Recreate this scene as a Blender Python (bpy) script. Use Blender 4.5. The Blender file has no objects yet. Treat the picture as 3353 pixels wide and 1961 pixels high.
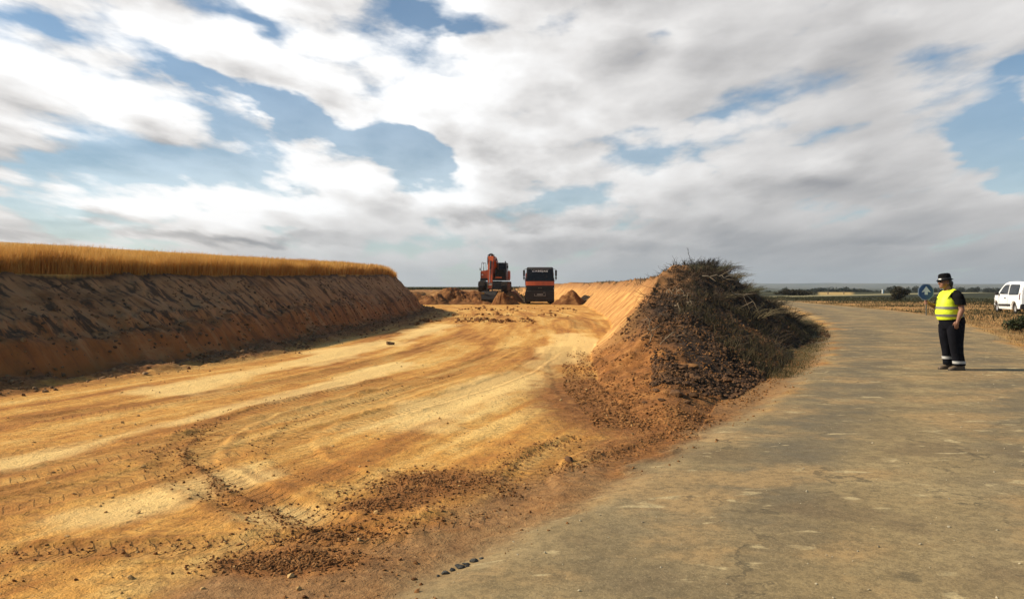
import bpy, bmesh, math, random
import numpy as np
from mathutils import Vector, Matrix, Euler

random.seed(11)
RNG = np.random.RandomState(23)
scene = bpy.context.scene
COL = scene.collection
R = math.radians

# ------------------------------------------------------------------ helpers
def tag(o, label=None, cat=None, group=None, kind=None):
    if label: o["label"] = label
    if cat: o["category"] = cat
    if group: o["group"] = group
    if kind: o["kind"] = kind
    return o

def empty(name, loc=(0, 0, 0), rz=0.0):
    o = bpy.data.objects.new(name, None)
    COL.objects.link(o)
    o.location = loc
    o.rotation_euler = (0, 0, rz)
    return o

def add_mesh(name, me, mat=None, parent=None):
    o = bpy.data.objects.new(name, me)
    COL.objects.link(o)
    if mat is not None:
        me.materials.clear()
        me.materials.append(mat)
    if parent is not None:
        o.parent = parent
    return o

def from_bm(name, bm, mat, parent=None, smooth=False, angle=None):
    bmesh.ops.recalc_face_normals(bm, faces=bm.faces[:])
    me = bpy.data.meshes.new(name)
    bm.to_mesh(me)
    bm.free()
    if smooth:
        me.polygons.foreach_set("use_smooth", [True] * len(me.polygons))
        if angle is not None:
            me.set_sharp_from_angle(angle=R(angle))
    return add_mesh(name, me, mat, parent)

def mesh_np(name, verts, faces, mat, attrs=None, smooth=True, parent=None):
    """verts (n,3) float, faces (m,k) int with k 3 or 4"""
    me = bpy.data.meshes.new(name)
    n, (m, k) = len(verts), faces.shape
    me.vertices.add(n)
    me.vertices.foreach_set("co", np.ascontiguousarray(verts, dtype=np.float32).ravel())
    me.loops.add(m * k)
    me.loops.foreach_set("vertex_index", np.ascontiguousarray(faces, dtype=np.int32).ravel())
    me.polygons.add(m)
    me.polygons.foreach_set("loop_start", np.arange(0, m * k, k, dtype=np.int32))
    me.polygons.foreach_set("use_smooth", np.full(m, smooth, dtype=bool))
    me.update(calc_edges=True)
    if attrs:
        for key, val in attrs.items():
            a = me.attributes.new(key, 'FLOAT', 'POINT')
            a.data.foreach_set("value", np.ascontiguousarray(val, dtype=np.float32))
    return add_mesh(name, me, mat, parent)

def copy_tree(o, parent=None):
    c = o.copy()
    COL.objects.link(c)
    if parent is not None:
        c.parent = parent
    for ch in list(o.children):
        copy_tree(ch, c)
    return c

def bx(bm, c, s, rot=None, bevel=0.0):
    m = Matrix.Translation(Vector(c))
    if rot is not None:
        m = m @ Euler(rot).to_matrix().to_4x4()
    m = m @ Matrix.Diagonal((s[0], s[1], s[2], 1))
    r = bmesh.ops.create_cube(bm, size=1.0, matrix=m)
    if bevel > 0:
        es = list({e for v in r['verts'] for e in v.link_edges})
        bmesh.ops.bevel(bm, geom=es, offset=bevel, segments=2, profile=0.6, affect='EDGES')

def box_obj(name, c, s, mat, parent, rot=None, bevel=0.0):
    bm = bmesh.new()
    bx(bm, c, s, rot, bevel)
    return from_bm(name, bm, mat, parent)

def tube(bm, pts, radii, seg=8, cap=True):
    pts = [Vector(p) for p in pts]
    if not hasattr(radii, '__len__'):
        radii = [radii] * len(pts)
    rings = []
    prev = None
    for i, p in enumerate(pts):
        if i == 0: d = pts[1] - pts[0]
        elif i == len(pts) - 1: d = pts[-1] - pts[-2]
        else: d = (pts[i + 1] - pts[i]).normalized() + (pts[i] - pts[i - 1]).normalized()
        d.normalize()
        if prev is None:
            ref = Vector((0, 0, 1)) if abs(d.z) < 0.9 else Vector((1, 0, 0))
            u = d.cross(ref).normalized()
        else:
            u = (prev - d * prev.dot(d)).normalized()
        prev = u
        w = d.cross(u)
        rings.append([bm.verts.new(p + (u * math.cos(2 * math.pi * k / seg) + w * math.sin(2 * math.pi * k / seg)) * radii[i]) for k in range(seg)])
    for a, b in zip(rings, rings[1:]):
        for k in range(seg):
            bm.faces.new((a[k], a[(k + 1) % seg], b[(k + 1) % seg], b[k]))
    if cap:
        bm.faces.new(rings[0][::-1])
        bm.faces.new(rings[-1])

def cyl(bm, p0, p1, r0, r1=None, seg=24):
    tube(bm, [p0, p1], [r0, r0 if r1 is None else r1], seg)

def lathe(bm, prof, axis_m=None, seg=32):
    """prof: list of (r, z); closed of revolution about local Z, transformed by axis_m"""
    m = axis_m or Matrix.Identity(4)
    rings = []
    for r, z in prof:
        if r < 1e-5:
            rings.append([bm.verts.new(m @ Vector((0, 0, z)))])
        else:
            rings.append([bm.verts.new(m @ Vector((r * math.cos(2 * math.pi * k / seg), r * math.sin(2 * math.pi * k / seg), z))) for k in range(seg)])
    for a, b in zip(rings, rings[1:]):
        for k in range(seg):
            k2 = (k + 1) % seg
            if len(a) == 1 and len(b) == 1: continue
            if len(a) == 1: bm.faces.new((a[0], b[k2], b[k]))
            elif len(b) == 1: bm.faces.new((a[k], a[k2], b[0]))
            else: bm.faces.new((a[k], a[k2], b[k2], b[k]))

def prism(bm, poly, axis, lo, hi):
    """poly of 2D points extruded along axis ('x','y','z')"""
    def P(a, b, t):
        return {'x': (t, a, b), 'y': (a, t, b), 'z': (a, b, t)}[axis]
    A = [bm.verts.new(P(a, b, lo)) for a, b in poly]
    B = [bm.verts.new(P(a, b, hi)) for a, b in poly]
    n = len(poly)
    bm.faces.new(A)
    bm.faces.new(B[::-1])
    for i in range(n):
        bm.faces.new((A[i], B[i], B[(i + 1) % n], A[(i + 1) % n]))

def loft(bm, rings, closed=True):
    vs = [[bm.verts.new(p) for p in r] for r in rings]
    n = len(vs[0])
    for a, b in zip(vs, vs[1:]):
        for k in range(n):
            bm.faces.new((a[k], a[(k + 1) % n], b[(k + 1) % n], b[k]))
    if closed:
        bm.faces.new(vs[0][::-1])
        bm.faces.new(vs[-1])

def remesh(bm, name, mat, parent, voxel=0.008, smooth=6):
    bmesh.ops.recalc_face_normals(bm, faces=bm.faces[:])
    me = bpy.data.meshes.new("tmp")
    bm.to_mesh(me); bm.free()
    o = bpy.data.objects.new("tmp", me)
    COL.objects.link(o)
    md = o.modifiers.new("r", 'REMESH'); md.mode = 'VOXEL'; md.voxel_size = voxel
    ms = o.modifiers.new("s", 'SMOOTH'); ms.iterations = smooth; ms.factor = 0.5
    dg = bpy.context.evaluated_depsgraph_get()
    dg.update()
    out = bpy.data.meshes.new_from_object(o.evaluated_get(dg))
    out.name = name
    bpy.data.objects.remove(o)
    out.polygons.foreach_set("use_smooth", [True] * len(out.polygons))
    return add_mesh(name, out, mat, parent)

# ------------------------------------------------------------------ noise
_T = np.random.RandomState(5).rand(256, 256).astype(np.float32)
def vnoise(x, y, seed=0):
    x = np.asarray(x, dtype=np.float64) + seed * 17.31
    y = np.asarray(y, dtype=np.float64) + seed * 9.77
    xi = np.floor(x).astype(np.int64); yi = np.floor(y).astype(np.int64)
    fx = x - xi; fy = y - yi
    fx = fx * fx * (3 - 2 * fx); fy = fy * fy * (3 - 2 * fy)
    a = _T[xi & 255, yi & 255]; b = _T[(xi + 1) & 255, yi & 255]
    c = _T[xi & 255, (yi + 1) & 255]; d = _T[(xi + 1) & 255, (yi + 1) & 255]
    return (a * (1 - fx) + b * fx) * (1 - fy) + (c * (1 - fx) + d * fx) * fy

def fbm(x, y, oct=4, seed=0, gain=0.5):
    s = 0.0; a = 1.0; t = 0.0
    for i in range(oct):
        ca, sa = math.cos(0.6 * i), math.sin(0.6 * i)
        s = s + a * vnoise((x * ca - y * sa) * 2 ** i, (x * sa + y * ca) * 2 ** i, seed + i * 3)
        t += a; a *= gain
    return s / t            # 0..1

def sst(a, b, x):
    t = np.clip((x - a) / (b - a), 0, 1)
    return t * t * (3 - 2 * t)

def curve(pts):
    p = np.array(pts, dtype=float)
    return lambda y: np.interp(y, p[:, 0], p[:, 1])

def smooth_curve(pts, n=400, far=None):
    """Catmull-Rom through the points, sampled: avoids kinks; beyond the last point a straight line of slope far"""
    p = np.array(pts, dtype=float)
    ys = np.linspace(p[0, 0], p[-1, 0], n)
    m = np.gradient(p[:, 1], p[:, 0])
    i = np.clip(np.searchsorted(p[:, 0], ys) - 1, 0, len(p) - 2)
    h = p[i + 1, 0] - p[i, 0]; t = (ys - p[i, 0]) / h
    v = (2 * t**3 - 3 * t**2 + 1) * p[i, 1] + (t**3 - 2 * t**2 + t) * h * m[i] + (-2 * t**3 + 3 * t**2) * p[i + 1, 1] + (t**3 - t**2) * h * m[i + 1]
    if far is None:
        return lambda y: np.interp(y, ys, v)
    return lambda y: np.interp(y, ys, v) + far * np.maximum(np.asarray(y) - ys[-1], 0)

# ------------------------------------------------------------------ the terrain, measured from the photograph
EYE = 1.5
bank_foot = smooth_curve([(-5, -13.5), (2, -10.7), (7, -9.0), (11.5, -7.5), (14.8, -6.5), (21.9, -5.6), (29.1, -5.15), (46.9, -5.2), (53, -5.9), (60, -8.2), (80, -14.5), (130, -31)], far=-.34)
bank_top = smooth_curve([(-5, -15.8), (2, -13.0), (8, -11.25), (14.6, -9.35), (22, -7.75), (35, -7.1), (49, -7.2), (53, -7.9), (60, -10.4), (80, -17), (130, -34)], far=-.34)
cut_foot = curve([(7, 1.5), (8, 1.45), (11.5, 1.3), (14.9, 1.5), (17.7, 1.75), (20.9, 2.25), (26, 3.3), (34, 4.2), (50, 5.2), (70, 6.1), (85, 6.0), (100, 5.0), (120, 3.0), (140, 0.5), (160, -3)])
crest = smooth_curve([(6, 1.6), (8, 1.62), (10, 1.95), (12, 2.35), (14, 2.6), (18, 3.15), (22, 4.1), (26, 5.3), (30, 5.9), (36, 6.2), (45, 6.9), (60, 7.5), (70, 8.0), (85, 8.0), (100, 7), (120, 5), (140, 3), (160, 0)])
crest_r = curve([(6, 1.7), (8, 1.7), (10, 2.1), (12, 2.6), (14, 3.1), (18, 4.1), (22, 5.2), (26, 6.6), (30, 7.2), (36, 8.0), (45, 9.6), (60, 11), (85, 12), (160, 6)])
berm_toe = curve([(7, 1.75), (8, 1.9), (10, 2.6), (12.4, 3.85), (16.6, 5.8), (23, 8.5), (28, 10.4), (31, 11.2), (36, 11.6), (45, 12.8), (60, 16), (85, 18), (160, 12)])
crest_h = curve([(6.5, 0), (8, .04), (10, .15), (12, .34), (14, .57), (16, .82), (18, 1.10), (20, 1.4), (22, 1.7), (24, 1.98), (26, 2.13), (29, 2.08), (33, 1.88), (40, 1.76), (60, 1.75), (90, 1.9), (110, 1.9), (125, 1.75), (145, 1.4), (165, 1.2)])
road_l = smooth_curve([(-2, -3.4), (2, -1.4), (3.78, -.47), (5.7, .7), (8.43, 2.35), (10.6, 3.5), (14.9, 5.7), (23.3, 9.4), (30.6, 12.1), (44.8, 16.4), (64.7, 21.3), (90, 24.5), (130, 24), (200, 15)])
road_r = smooth_curve([(-2, 2.0), (2, 4.2), (10, 8.3), (18.8, 12.3), (25.3, 15.4), (30.6, 17.8), (41.6, 21.9), (48.5, 23.5), (58.2, 25.2), (67.7, 26.6), (90, 29.5), (130, 29), (200, 20)])
bench_front = curve([(-14, 64), (-8, 66.2), (-5, 67.3), (-2, 67.8), (0, 68.5), (1, 69.5)])
bench_right = curve([(60, 0.9), (68, 1.0), (75, 1.05), (90, 1.1), (110, 1.2), (130, 0.2), (160, -3)])

# wheel tracks on the sand, as ground points (x, y), half width, depth
TRACKS = [
    ([(-1.7, 13.2), (-2.75, 10.4), (-3.1, 8.7), (-3.0, 7.3), (-2.75, 6.6), (-2.1, 5.8), (-1.5, 5.2), (-1.0, 4.7), (-.6, 4.2)], .26, .55),
    ([(-.6, 14), (-1.6, 11), (-2.15, 9), (-2.2, 7.6), (-1.85, 6.7), (-1.2, 6.0), (-.5, 5.4)], .24, .35),
    ([(-5.6, 8.5), (-4.6, 10), (-3.4, 13), (-2.2, 18), (-1.2, 25)], .24, .5),
    ([(-4.4, 5.2), (-3.4, 7.2), (-2.1, 10.2), (-1.0, 14), (.2, 20)], .24, .5),
    ([(-4.0, 4.6), (-2.9, 6.4), (-1.3, 9.6), (.1, 13.5), (.9, 18)], .22, .45),
    ([(.9, 7.9), (.3, 7.0), (.1, 6.1), (.2, 5.6)], .2, .6),
    ([(1.6, 7.6), (1.0, 6.9), (.55, 6.3)], .2, .6),
    ([(-3.2, 4.35), (-2.0, 4.55), (-.9, 4.75), (.0, 5.2)], .16, .6),
    ([(1.0, 9.5), (.9, 12), (1.0, 16), (1.3, 20)], .3, .4),
    ([(-4.2, 30), (-3.0, 38), (1.5, 41), (3.2, 36), (2.6, 28)], .4, .6),
]

RIDGE = [(-3.24, 9.0), (-3.22, 8.0), (-3.02, 7.2), (-2.78, 6.68), (-2.38, 6.2), (-2.08, 5.66), (-1.62, 5.27), (-1.33, 4.86), (-1.0, 4.62)]
# pale, dusted-over wheel paths
PALES = [([(-1.5, 7.6), (-.5, 10.8), (.4, 14.0), (1.5, 19), (1.9, 26)], .75), ([(-2.95, 4.5), (-2.6, 5.3), (-2.25, 6.1), (-1.9, 6.9)], .34),
         ([(-4.4, 5.9), (-3.7, 8.6), (-2.9, 11.4), (-2.0, 16)], .32), ([(-5.4, 10.5), (-4.3, 15), (-3.2, 24), (-2.4, 32)], .7), ([(-.9, 4.9), (-1.6, 5.2), (-2.2, 4.95)], .2), ([(.0, 5.35), (.5, 6.1), (.8, 6.7)], .22)]

def poly_dist(X, Y, pts):
    p = np.array(pts, dtype=float)
    # resample smoothly
    t = np.arange(len(p)); tt = np.linspace(0, len(p) - 1, len(p) * 6)
    q = np.stack([np.interp(tt, t, p[:, 0]), np.interp(tt, t, p[:, 1])], 1)
    for _ in range(3):
        q[1:-1] = (q[:-2] + 2 * q[1:-1] + q[2:]) / 4
    best = np.full(X.shape, 1e9); bs = np.zeros(X.shape); acc = 0.0
    for a, b in zip(q[:-1], q[1:]):
        d = b - a; L = math.hypot(*d)
        if L < 1e-6: continue
        u = np.clip(((X - a[0]) * d[0] + (Y - a[1]) * d[1]) / (L * L), 0, 1)
        r = np.hypot(X - a[0] - u * d[0], Y - a[1] - u * d[1])
        w = r < best
        best = np.where(w, r, best); bs = np.where(w, acc + u * L, bs)
        acc += L
    return best, bs, acc

def field_plane(X, Y):
    dist = np.hypot(X, Y)
    return 0.86 - 0.061 * np.maximum(X, -260) + 0.0197 * np.minimum(Y, 300) + 0.12 * (fbm(X * .03, Y * .03, 2, 4) - .5)

def terrain(X, Y, detail=True):
    """height and material masks at ground points"""
    X = np.asarray(X, dtype=float); Y = np.asarray(Y, dtype=float)
    M = {}
    z = 0.05 * (fbm(X * .12, Y * .12, 3, 1) - .5)
    far = sst(60, 200, Y)
    n1 = fbm(X * 1.1, Y * 1.1, 4, 2)
    n2 = fbm(X * 5.0, Y * 5.0, 3, 3)
    # --- left embankment and wheat field behind it
    wob = .35 * (fbm(X * .0 + Y * .55, Y * 0 + 3.1, 3, 7) - .5)
    xf = bank_foot(Y) + wob; xt = bank_top(Y) + .45 * wob
    t = np.clip((xf - X) / (xf - xt), 0, 1)
    Fp = field_plane(X, Y)
    Ft = field_plane(np.minimum(xt, X), Y)
    stri = fbm(X * .35, Y * 4.2, 4, 12)
    bankmask = sst(0, .06, t) * (1 - sst(.985, 1.0, t))
    z_bank = (Ft - .38 * sst(42, 53, Y)) * (t ** .93)
    # tooth scrapes down the slope, clods left on it
    clod = np.clip(fbm(X * 4.2, Y * 3.2, 3, 15) - .52, 0, 1)
    z_bank = z_bank + bankmask * (.17 * (.35 + .65 * sst(16, 32, Y)) * (stri - .5) + .10 * (fbm(t * 5, Y * .8, 3, 18) - .5) + .16 * (fbm(X * .8, Y * .9, 3, 17) - .5) + .20 * clod * sst(.12, .4, t) + .10 * (n1 - .5) + .05 * (n2 - .5))
    z = np.where(t > 0, np.maximum(z, z_bank), z)
    # windrow of loose earth along the foot
    df = (X - xf)
    apron = np.exp(-(np.maximum(df - .15 - .5 * (n1 - .5), 0) / (.42 + .25 * n1)) ** 2) * (1 - sst(52, 60, Y)) * (t < .5)
    wind = np.exp(-((df - .25) / .30) ** 2) * sst(4, 12, Y) * (1 - sst(52, 58, Y))
    z = z + apron * (.05 * np.sin(df * 9 + 3 * n1) + .16 * (n1 - .5) + .10 * (n2 - .5)) * sst(4, 10, Y)
    z = z + wind * (.10 + .20 * (n1 - .45)) - .10 * np.exp(-((df + .35) / .28) ** 2) * sst(4, 12, Y) * (1 - sst(52, 58, Y))
    M['bank'] = np.clip(bankmask + .92 * apron * sst(.30, .55, n1 + .25 * n2), 0, 1)
    M['bank_t'] = t
    infield = (xt - X)
    M['field'] = sst(.02, .12, infield)
    M['infield'] = infield
    z = z - .38 * sst(42, 53, Y) * (t >= 1) * sst(14, 2, infield) * (1 - sst(56, 70, Y))
    canopy = sst(.45, .95, infield) * (.40 + .10 * (fbm(X * .8, Y * .8, 3, 31) - .5))
    z = z + canopy
    # --- unexcavated bench the excavator stands on
    bf = bench_front(X) + 1.6 * (fbm(X * .6, X * 0 + 2.0, 3, 21) - .5)
    br = bench_right(Y) + .8 * (fbm(Y * .5, Y * 0 + 5, 3, 22) - .5)
    b = np.minimum(np.clip((Y - bf) / 1.5, 0, 1), np.clip((br - X) / .9, 0, 1))
    bz = (1.06 + .30 * (fbm(X * .7, Y * .7, 3, 24) - .5)) * b
    M['bench'] = sst(.02, .2, b) * (1 - sst(95, 120, Y))
    z = np.maximum(z, bz + b * (1 - b) * .9 * (n1 - .5)) if True else z
    # --- right cut bank and spoil berm
    cf = cut_foot(Y) + .25 * (fbm(Y * .5, Y * 0 + 9, 3, 41) - .5) * sst(16, 24, Y)
    cc = crest(Y); cr = crest_r(Y); bt = berm_toe(Y) + .8 * (fbm(Y * .7, Y * 0 + 1, 3, 42) - .5) * sst(9, 14, Y)
    tl = np.clip((X - cf) / np.maximum(cc - cf, .05), 0, 1)
    tr = np.clip((bt - X) / np.maximum(bt - cr, .05), 0, 1)
    hc = crest_h(Y) * (1 + .10 * (fbm(X * .25 + 3, Y * .5, 3, 43) - .5) * sst(12, 20, Y))
    pr = 1 - (1 - tr) ** 1.15
    pl = tl ** 1.05
    shape = np.minimum(pl, pr)
    zb = (hc + .45 * (fbm(Y * .22, Y * 0 + 14, 3, 47) - .5) * sst(32, 45, Y)) * shape
    hc = hc + .45 * (fbm(Y * .22, Y * 0 + 14, 3, 47) - .5) * sst(32, 45, Y)
    inb = sst(0, .05, shape) * sst(7.6, 8.8, Y) * (1 - sst(170, 200, Y))
    zb = zb * sst(7.6, 8.8, Y)
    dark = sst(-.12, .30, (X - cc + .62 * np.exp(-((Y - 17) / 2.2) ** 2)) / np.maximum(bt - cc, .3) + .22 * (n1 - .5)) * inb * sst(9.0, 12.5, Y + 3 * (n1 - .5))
    rough = inb * np.where(X > cc, 1.0, .25 + .75 * (1 - sst(15, 18, Y))) * sst(8, 11, Y) * (1 - sst(60, 90, Y))
    zb = zb + rough * (.34 * (fbm(X * 1.6, Y * 1.6, 3, 45) - .5) + .16 * (n2 - .5)) * np.clip(hc + .25, 0, 1)
    # scrapes on the lit cut face
    face = inb * (X < cc) * sst(15, 18, Y)
    zb = zb + face * (.14 * (fbm(X * .5, Y * 3.0, 3, 46) - .5) + .30 * (n1 - .5) * tl + .12 * (fbm(X * .9, Y * .35, 3, 48) - .5))
    # stepped dozer marks near its top
    steps = face * sst(.5, .7, tl) * (1 - sst(24, 30, Y))
    zb = zb + steps * .07 * np.sin(Y * 8.0 + 5 * n1)
    M['berm'] = inb
    M['dark'] = dark
    M['cutface'] = face
    M['tl'] = tl
    z = np.where(inb > 0, np.maximum(zb, z - .02) , z)
    # --- old road: slightly crowned, a hand higher than its verge
    rl = road_l(Y) + .22 * (fbm(Y * 1.1, Y * 0 + 4, 4, 51) - .5); rr = road_r(Y) + .3 * (fbm(Y * .9, Y * 0 + 6, 3, 52) - .5)
    e = np.minimum(X - rl, rr - X)
    ed = .20 + .016 * Y
    M['road'] = sst(-.9, .9, e / ed + 2.0 * (n1 - .5) + 1.0 * (n2 - .5)) * (1 - sst(140, 200, Y))
    M['rc'] = np.clip((X - rl) / (rr - rl), -1, 2)
    z = z + .05 * sst(-.2, .3, e) * (1 - inb)
    right = X - rr
    verge = sst(0, .6, right) * (1 - sst(10, 24, right))
    z = z - .10 * np.exp(-((right - 1.6) / .9) ** 2) * (Y < 120) + verge * .12 * (n1 - .5)
    M['verge'] = sst(.0, .5, right)
    # green verge strip between the berm toe and the road
    gl = sst(11, 17, Y) * sst(0, .25, X - bt) * sst(-.1, .35, rl - X)
    M['strip'] = gl
    # --- haul road surface
    haul = (1 - sst(-.2, .3, e)) * (1 - inb) * (1 - sst(0, .03, t)) * (1 - M['verge']) * (1 - gl) * (1 - sst(0, .1, b))
    M['haul'] = haul
    M['flow'] = X - bank_foot(Y)
    st = fbm((X - bank_foot(Y)) * 2.2, Y * .22, 3, 61)
    z = z + haul * (1 - far) * (.045 * (st - .5) + .03 * (n1 - .5) + .012 * (n2 - .5))
    # red, loosened shoulder beside the old road and at the berm nose
    dl = rl - X
    sh = (1 - sst(.35, 1.7, dl + 1.5 * (n1 - .5))) * sst(-.4, .2, dl) * (1 - sst(20, 30, Y))
    nose = np.exp(-(((X - 1.15) / 1.0) ** 2 + ((Y - 10.5) / 3.2) ** 2)) * 1.1
    patch1 = np.exp(-(((X + .62) / .50) ** 2 + ((Y - 5.95) / .55) ** 2)) + .8 * np.exp(-(((X + .94) / .30) ** 2 + ((Y - 5.35) / .25) ** 2))
    patch2 = np.exp(-(((X + 1.23) / .42) ** 2 + ((Y - 4.27) / .20) ** 2))
    M['sh'] = sh
    red = np.clip(.35 * sh + nose + .9 * patch1 + .9 * patch2, 0, 1)
    trk = np.zeros_like(X)
    if detail:
        near = (Y > 1.5) & (Y < 48) & (np.abs(X) < 16)
        xs, ys = X[near], Y[near]
        dz = np.zeros_like(xs); tk = np.zeros_like(xs); ts_ = np.zeros_like(xs); td_ = np.zeros_like(xs); ti_ = np.zeros_like(xs); bestd = np.full_like(xs, 9.0)
        for pts, hw, dep in TRACKS:
            d, s, L = poly_dist(xs, ys, pts)
            d = d + .07 * (fbm(xs * 3, ys * 3, 3, 71) - .5)
            endf = sst(0, .5, s) * (1 - sst(L - .5, L, s))
            inside = (1 - sst(hw * .75, hw * 1.05, d)) * endf
            ridge = np.exp(-((d - hw * 1.25) / (hw * .30)) ** 2) * endf
            lug = np.sin(2 * math.pi * (s + .5 * d) / .17)
            dz += dep * (-.018 * inside + .026 * ridge * np.clip(-.6 + 2.4 * fbm(xs * 2.2, ys * 2.2, 3, 72), 0, 1.1) * (.15 + 1.7 * fbm(xs * 11, ys * 11, 2, 77)))
            w = d < bestd; bestd = np.where(w, d, bestd); ts_ = np.where(w, s, ts_); td_ = np.where(w, d, td_); ti_ = np.where(w, inside * min(1, dep * 1.4), ti_)
            tk = np.maximum(tk, dep * np.clip(inside * .75 + ridge, 0, 1))
        # crumbly ridge thrown up on the outside of the sharpest turn
        d, s, L = poly_dist(xs, ys, RIDGE)
        d = d + .05 * (fbm(xs * 6, ys * 6, 3, 78) - .5)
        rg = np.exp(-(d / .06) ** 2)
        rg = rg * sst(.5, 2.2, s)
        dz += rg * (.006 + .06 * np.clip(fbm(xs * 10, ys * 10, 3, 79) - .35, 0, 1)); tk = np.maximum(tk, .75 * np.exp(-(d / .11) ** 2) * sst(.3, 2.0, s))
        # lugged imprints over the soft part in front
        soft = np.clip(sst(3.0, 1.2, np.abs(xs - .1)) , 0, 1) * sst(11, 8, ys)
        zz = z[near] + dz + .010 * soft * (fbm(xs * 2.0, ys * 5.0, 3, 73) - .5)
        z[near] = np.where(M['berm'][near] > .3, z[near], zz)
        trk[near] = tk
        for kk_, vv_ in (('ts', ts_), ('td', td_), ('ti', ti_)):
            M[kk_] = np.zeros_like(X); M[kk_][near] = vv_
    cl = np.clip(red * .8 + patch1 + patch2 + .5 * trk, 0, 1) * (1 - M['road'])
    z = z + cl * .022 * np.clip(fbm(X * 9, Y * 9, 3, 81) - .45, 0, 1) * 2 * (1 - sst(14, 24, Y))
    M['red'] = red
    pale = np.zeros_like(X)
    if detail:
        for pts, hw in PALES:
            d, s, L = poly_dist(xs, ys, pts)
            d = d + 2.2 * hw * (fbm(xs * .9, ys * .5, 4, 75) - .5) + .5 * hw * (fbm(xs * 5, ys * 2.5, 3, 76) - .5)
            pale[near] = np.maximum(pale[near], (1 - sst(0, hw * 1.5, d)) * sst(0, .8, s) * (1 - sst(L - .8, L, s)))
    M['pale'] = pale
    M['trk'] = trk
    # --- far country
    D = np.hypot(X, Y)
    corridor = np.maximum(np.maximum(inb, (X > bench_right(Y) - 1) & (X < cut_foot(Y) + .5) & (Y < 165)), sst(.02, .2, b) * (1 - sst(95, 115, Y)))
    M['green'] = sst(.35, .75, sst(70, 110, D + 20 * (n1 - .5))) * (1 - corridor) * (1 - M['bank'] * (Y < 64))
    z = z + (1 - M['field']) * sst(120, 500, D) * 1.6 * (fbm(X * .004, Y * .004, 3, 91) - .5)
    ridge = fbm(np.arctan2(X, Y) * 6.0, D * .0004, 4, 92)
    hills = sst(2600, 5200, D) * (17 + 34 * (ridge - .3)) * sst(.0, .25, np.arctan2(X, Y) + .05)
    z = z + hills - 4.5 * sst(240, 430, D) * sst(.12, .3, np.arctan2(X, Y))
    M['hills'] = sst(1800, 3000, D)
    return z, M

def H(x, y):
    zz, _ = terrain(np.array([x]), np.array([y]))
    return float(zz[0])
# ------------------------------------------------------------------ node helpers
class NT:
    def __init__(self, tree):
        self.t = tree; self.t.nodes.clear()
    def node(self, typ, **kw):
        n = self.t.nodes.new(typ)
        for k, v in kw.items():
            setattr(n, k, v)
        return n
    def put(self, sock, v):
        if v is None: return
        if isinstance(v, bpy.types.NodeSocket): self.t.links.new(v, sock)
        elif isinstance(v, bpy.types.Node): self.t.links.new(v.outputs[0], sock)
        else:
            if sock.type == 'RGBA' and len(v) == 3: v = (*v, 1)
            sock.default_value = v
    def math(self, op, a, b=None, c=None, clamp=False):
        n = self.node('ShaderNodeMath', operation=op, use_clamp=clamp)
        for i, v in enumerate((a, b, c)): self.put(n.inputs[i], v)
        return n.outputs[0]
    def vmath(self, op, a, b=None):
        n = self.node('ShaderNodeVectorMath', operation=op)
        self.put(n.inputs[0], a)
        if b is not None:
            self.put(n.inputs[3 if op == 'SCALE' else 1], b)
        return n.outputs['Value'] if op in ('LENGTH', 'DOT_PRODUCT', 'DISTANCE') else n.outputs[0]
    def mix(self, f, a, b, mode='MIX'):
        n = self.node('ShaderNodeMix', data_type='RGBA', blend_type=mode)
        self.put(n.inputs[0], f); self.put(n.inputs[6], a); self.put(n.inputs[7], b)
        return n.outputs[2]
    def rng(self, v, a, b, c=0.0, d=1.0, smooth=True):
        n = self.node('ShaderNodeMapRange', interpolation_type='SMOOTHSTEP' if smooth else 'LINEAR')
        for i, x in enumerate((v, a, b, c, d)): self.put(n.inputs[i], x)
        return n.outputs[0]
    def noise(self, vec, scale, detail=4, rough=0.5, dist=0.0, lac=2.0):
        n = self.node('ShaderNodeTexNoise')
        self.put(n.inputs['Vector'], vec)
        n.inputs['Scale'].default_value = scale; n.inputs['Detail'].default_value = detail
        n.inputs['Roughness'].default_value = rough; n.inputs['Distortion'].default_value = dist
        n.inputs['Lacunarity'].default_value = lac
        return n.outputs[0]
    def attr(self, name):
        return self.node('ShaderNodeAttribute', attribute_name=name).outputs['Fac']
    def comb(self, x, y, z=0.0):
        n = self.node('ShaderNodeCombineXYZ')
        for i, v in enumerate((x, y, z)): self.put(n.inputs[i], v)
        return n.outputs[0]
    def sep(self, v):
        n = self.node('ShaderNodeSeparateXYZ'); self.put(n.inputs[0], v)
        return n.outputs
    def ramp(self, f, stops):
        n = self.node('ShaderNodeValToRGB')
        el = n.color_ramp.elements
        while len(el) < len(stops): el.new(0.5)
        for e, (p, c) in zip(el, stops):
            e.position = p; e.color = (*c, 1)
        self.put(n.inputs[0], f)
        return n.outputs[0]

def new_mat(name):
    m = bpy.data.materials.new(name); m.use_nodes = True
    return m, NT(m.node_tree)

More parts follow.
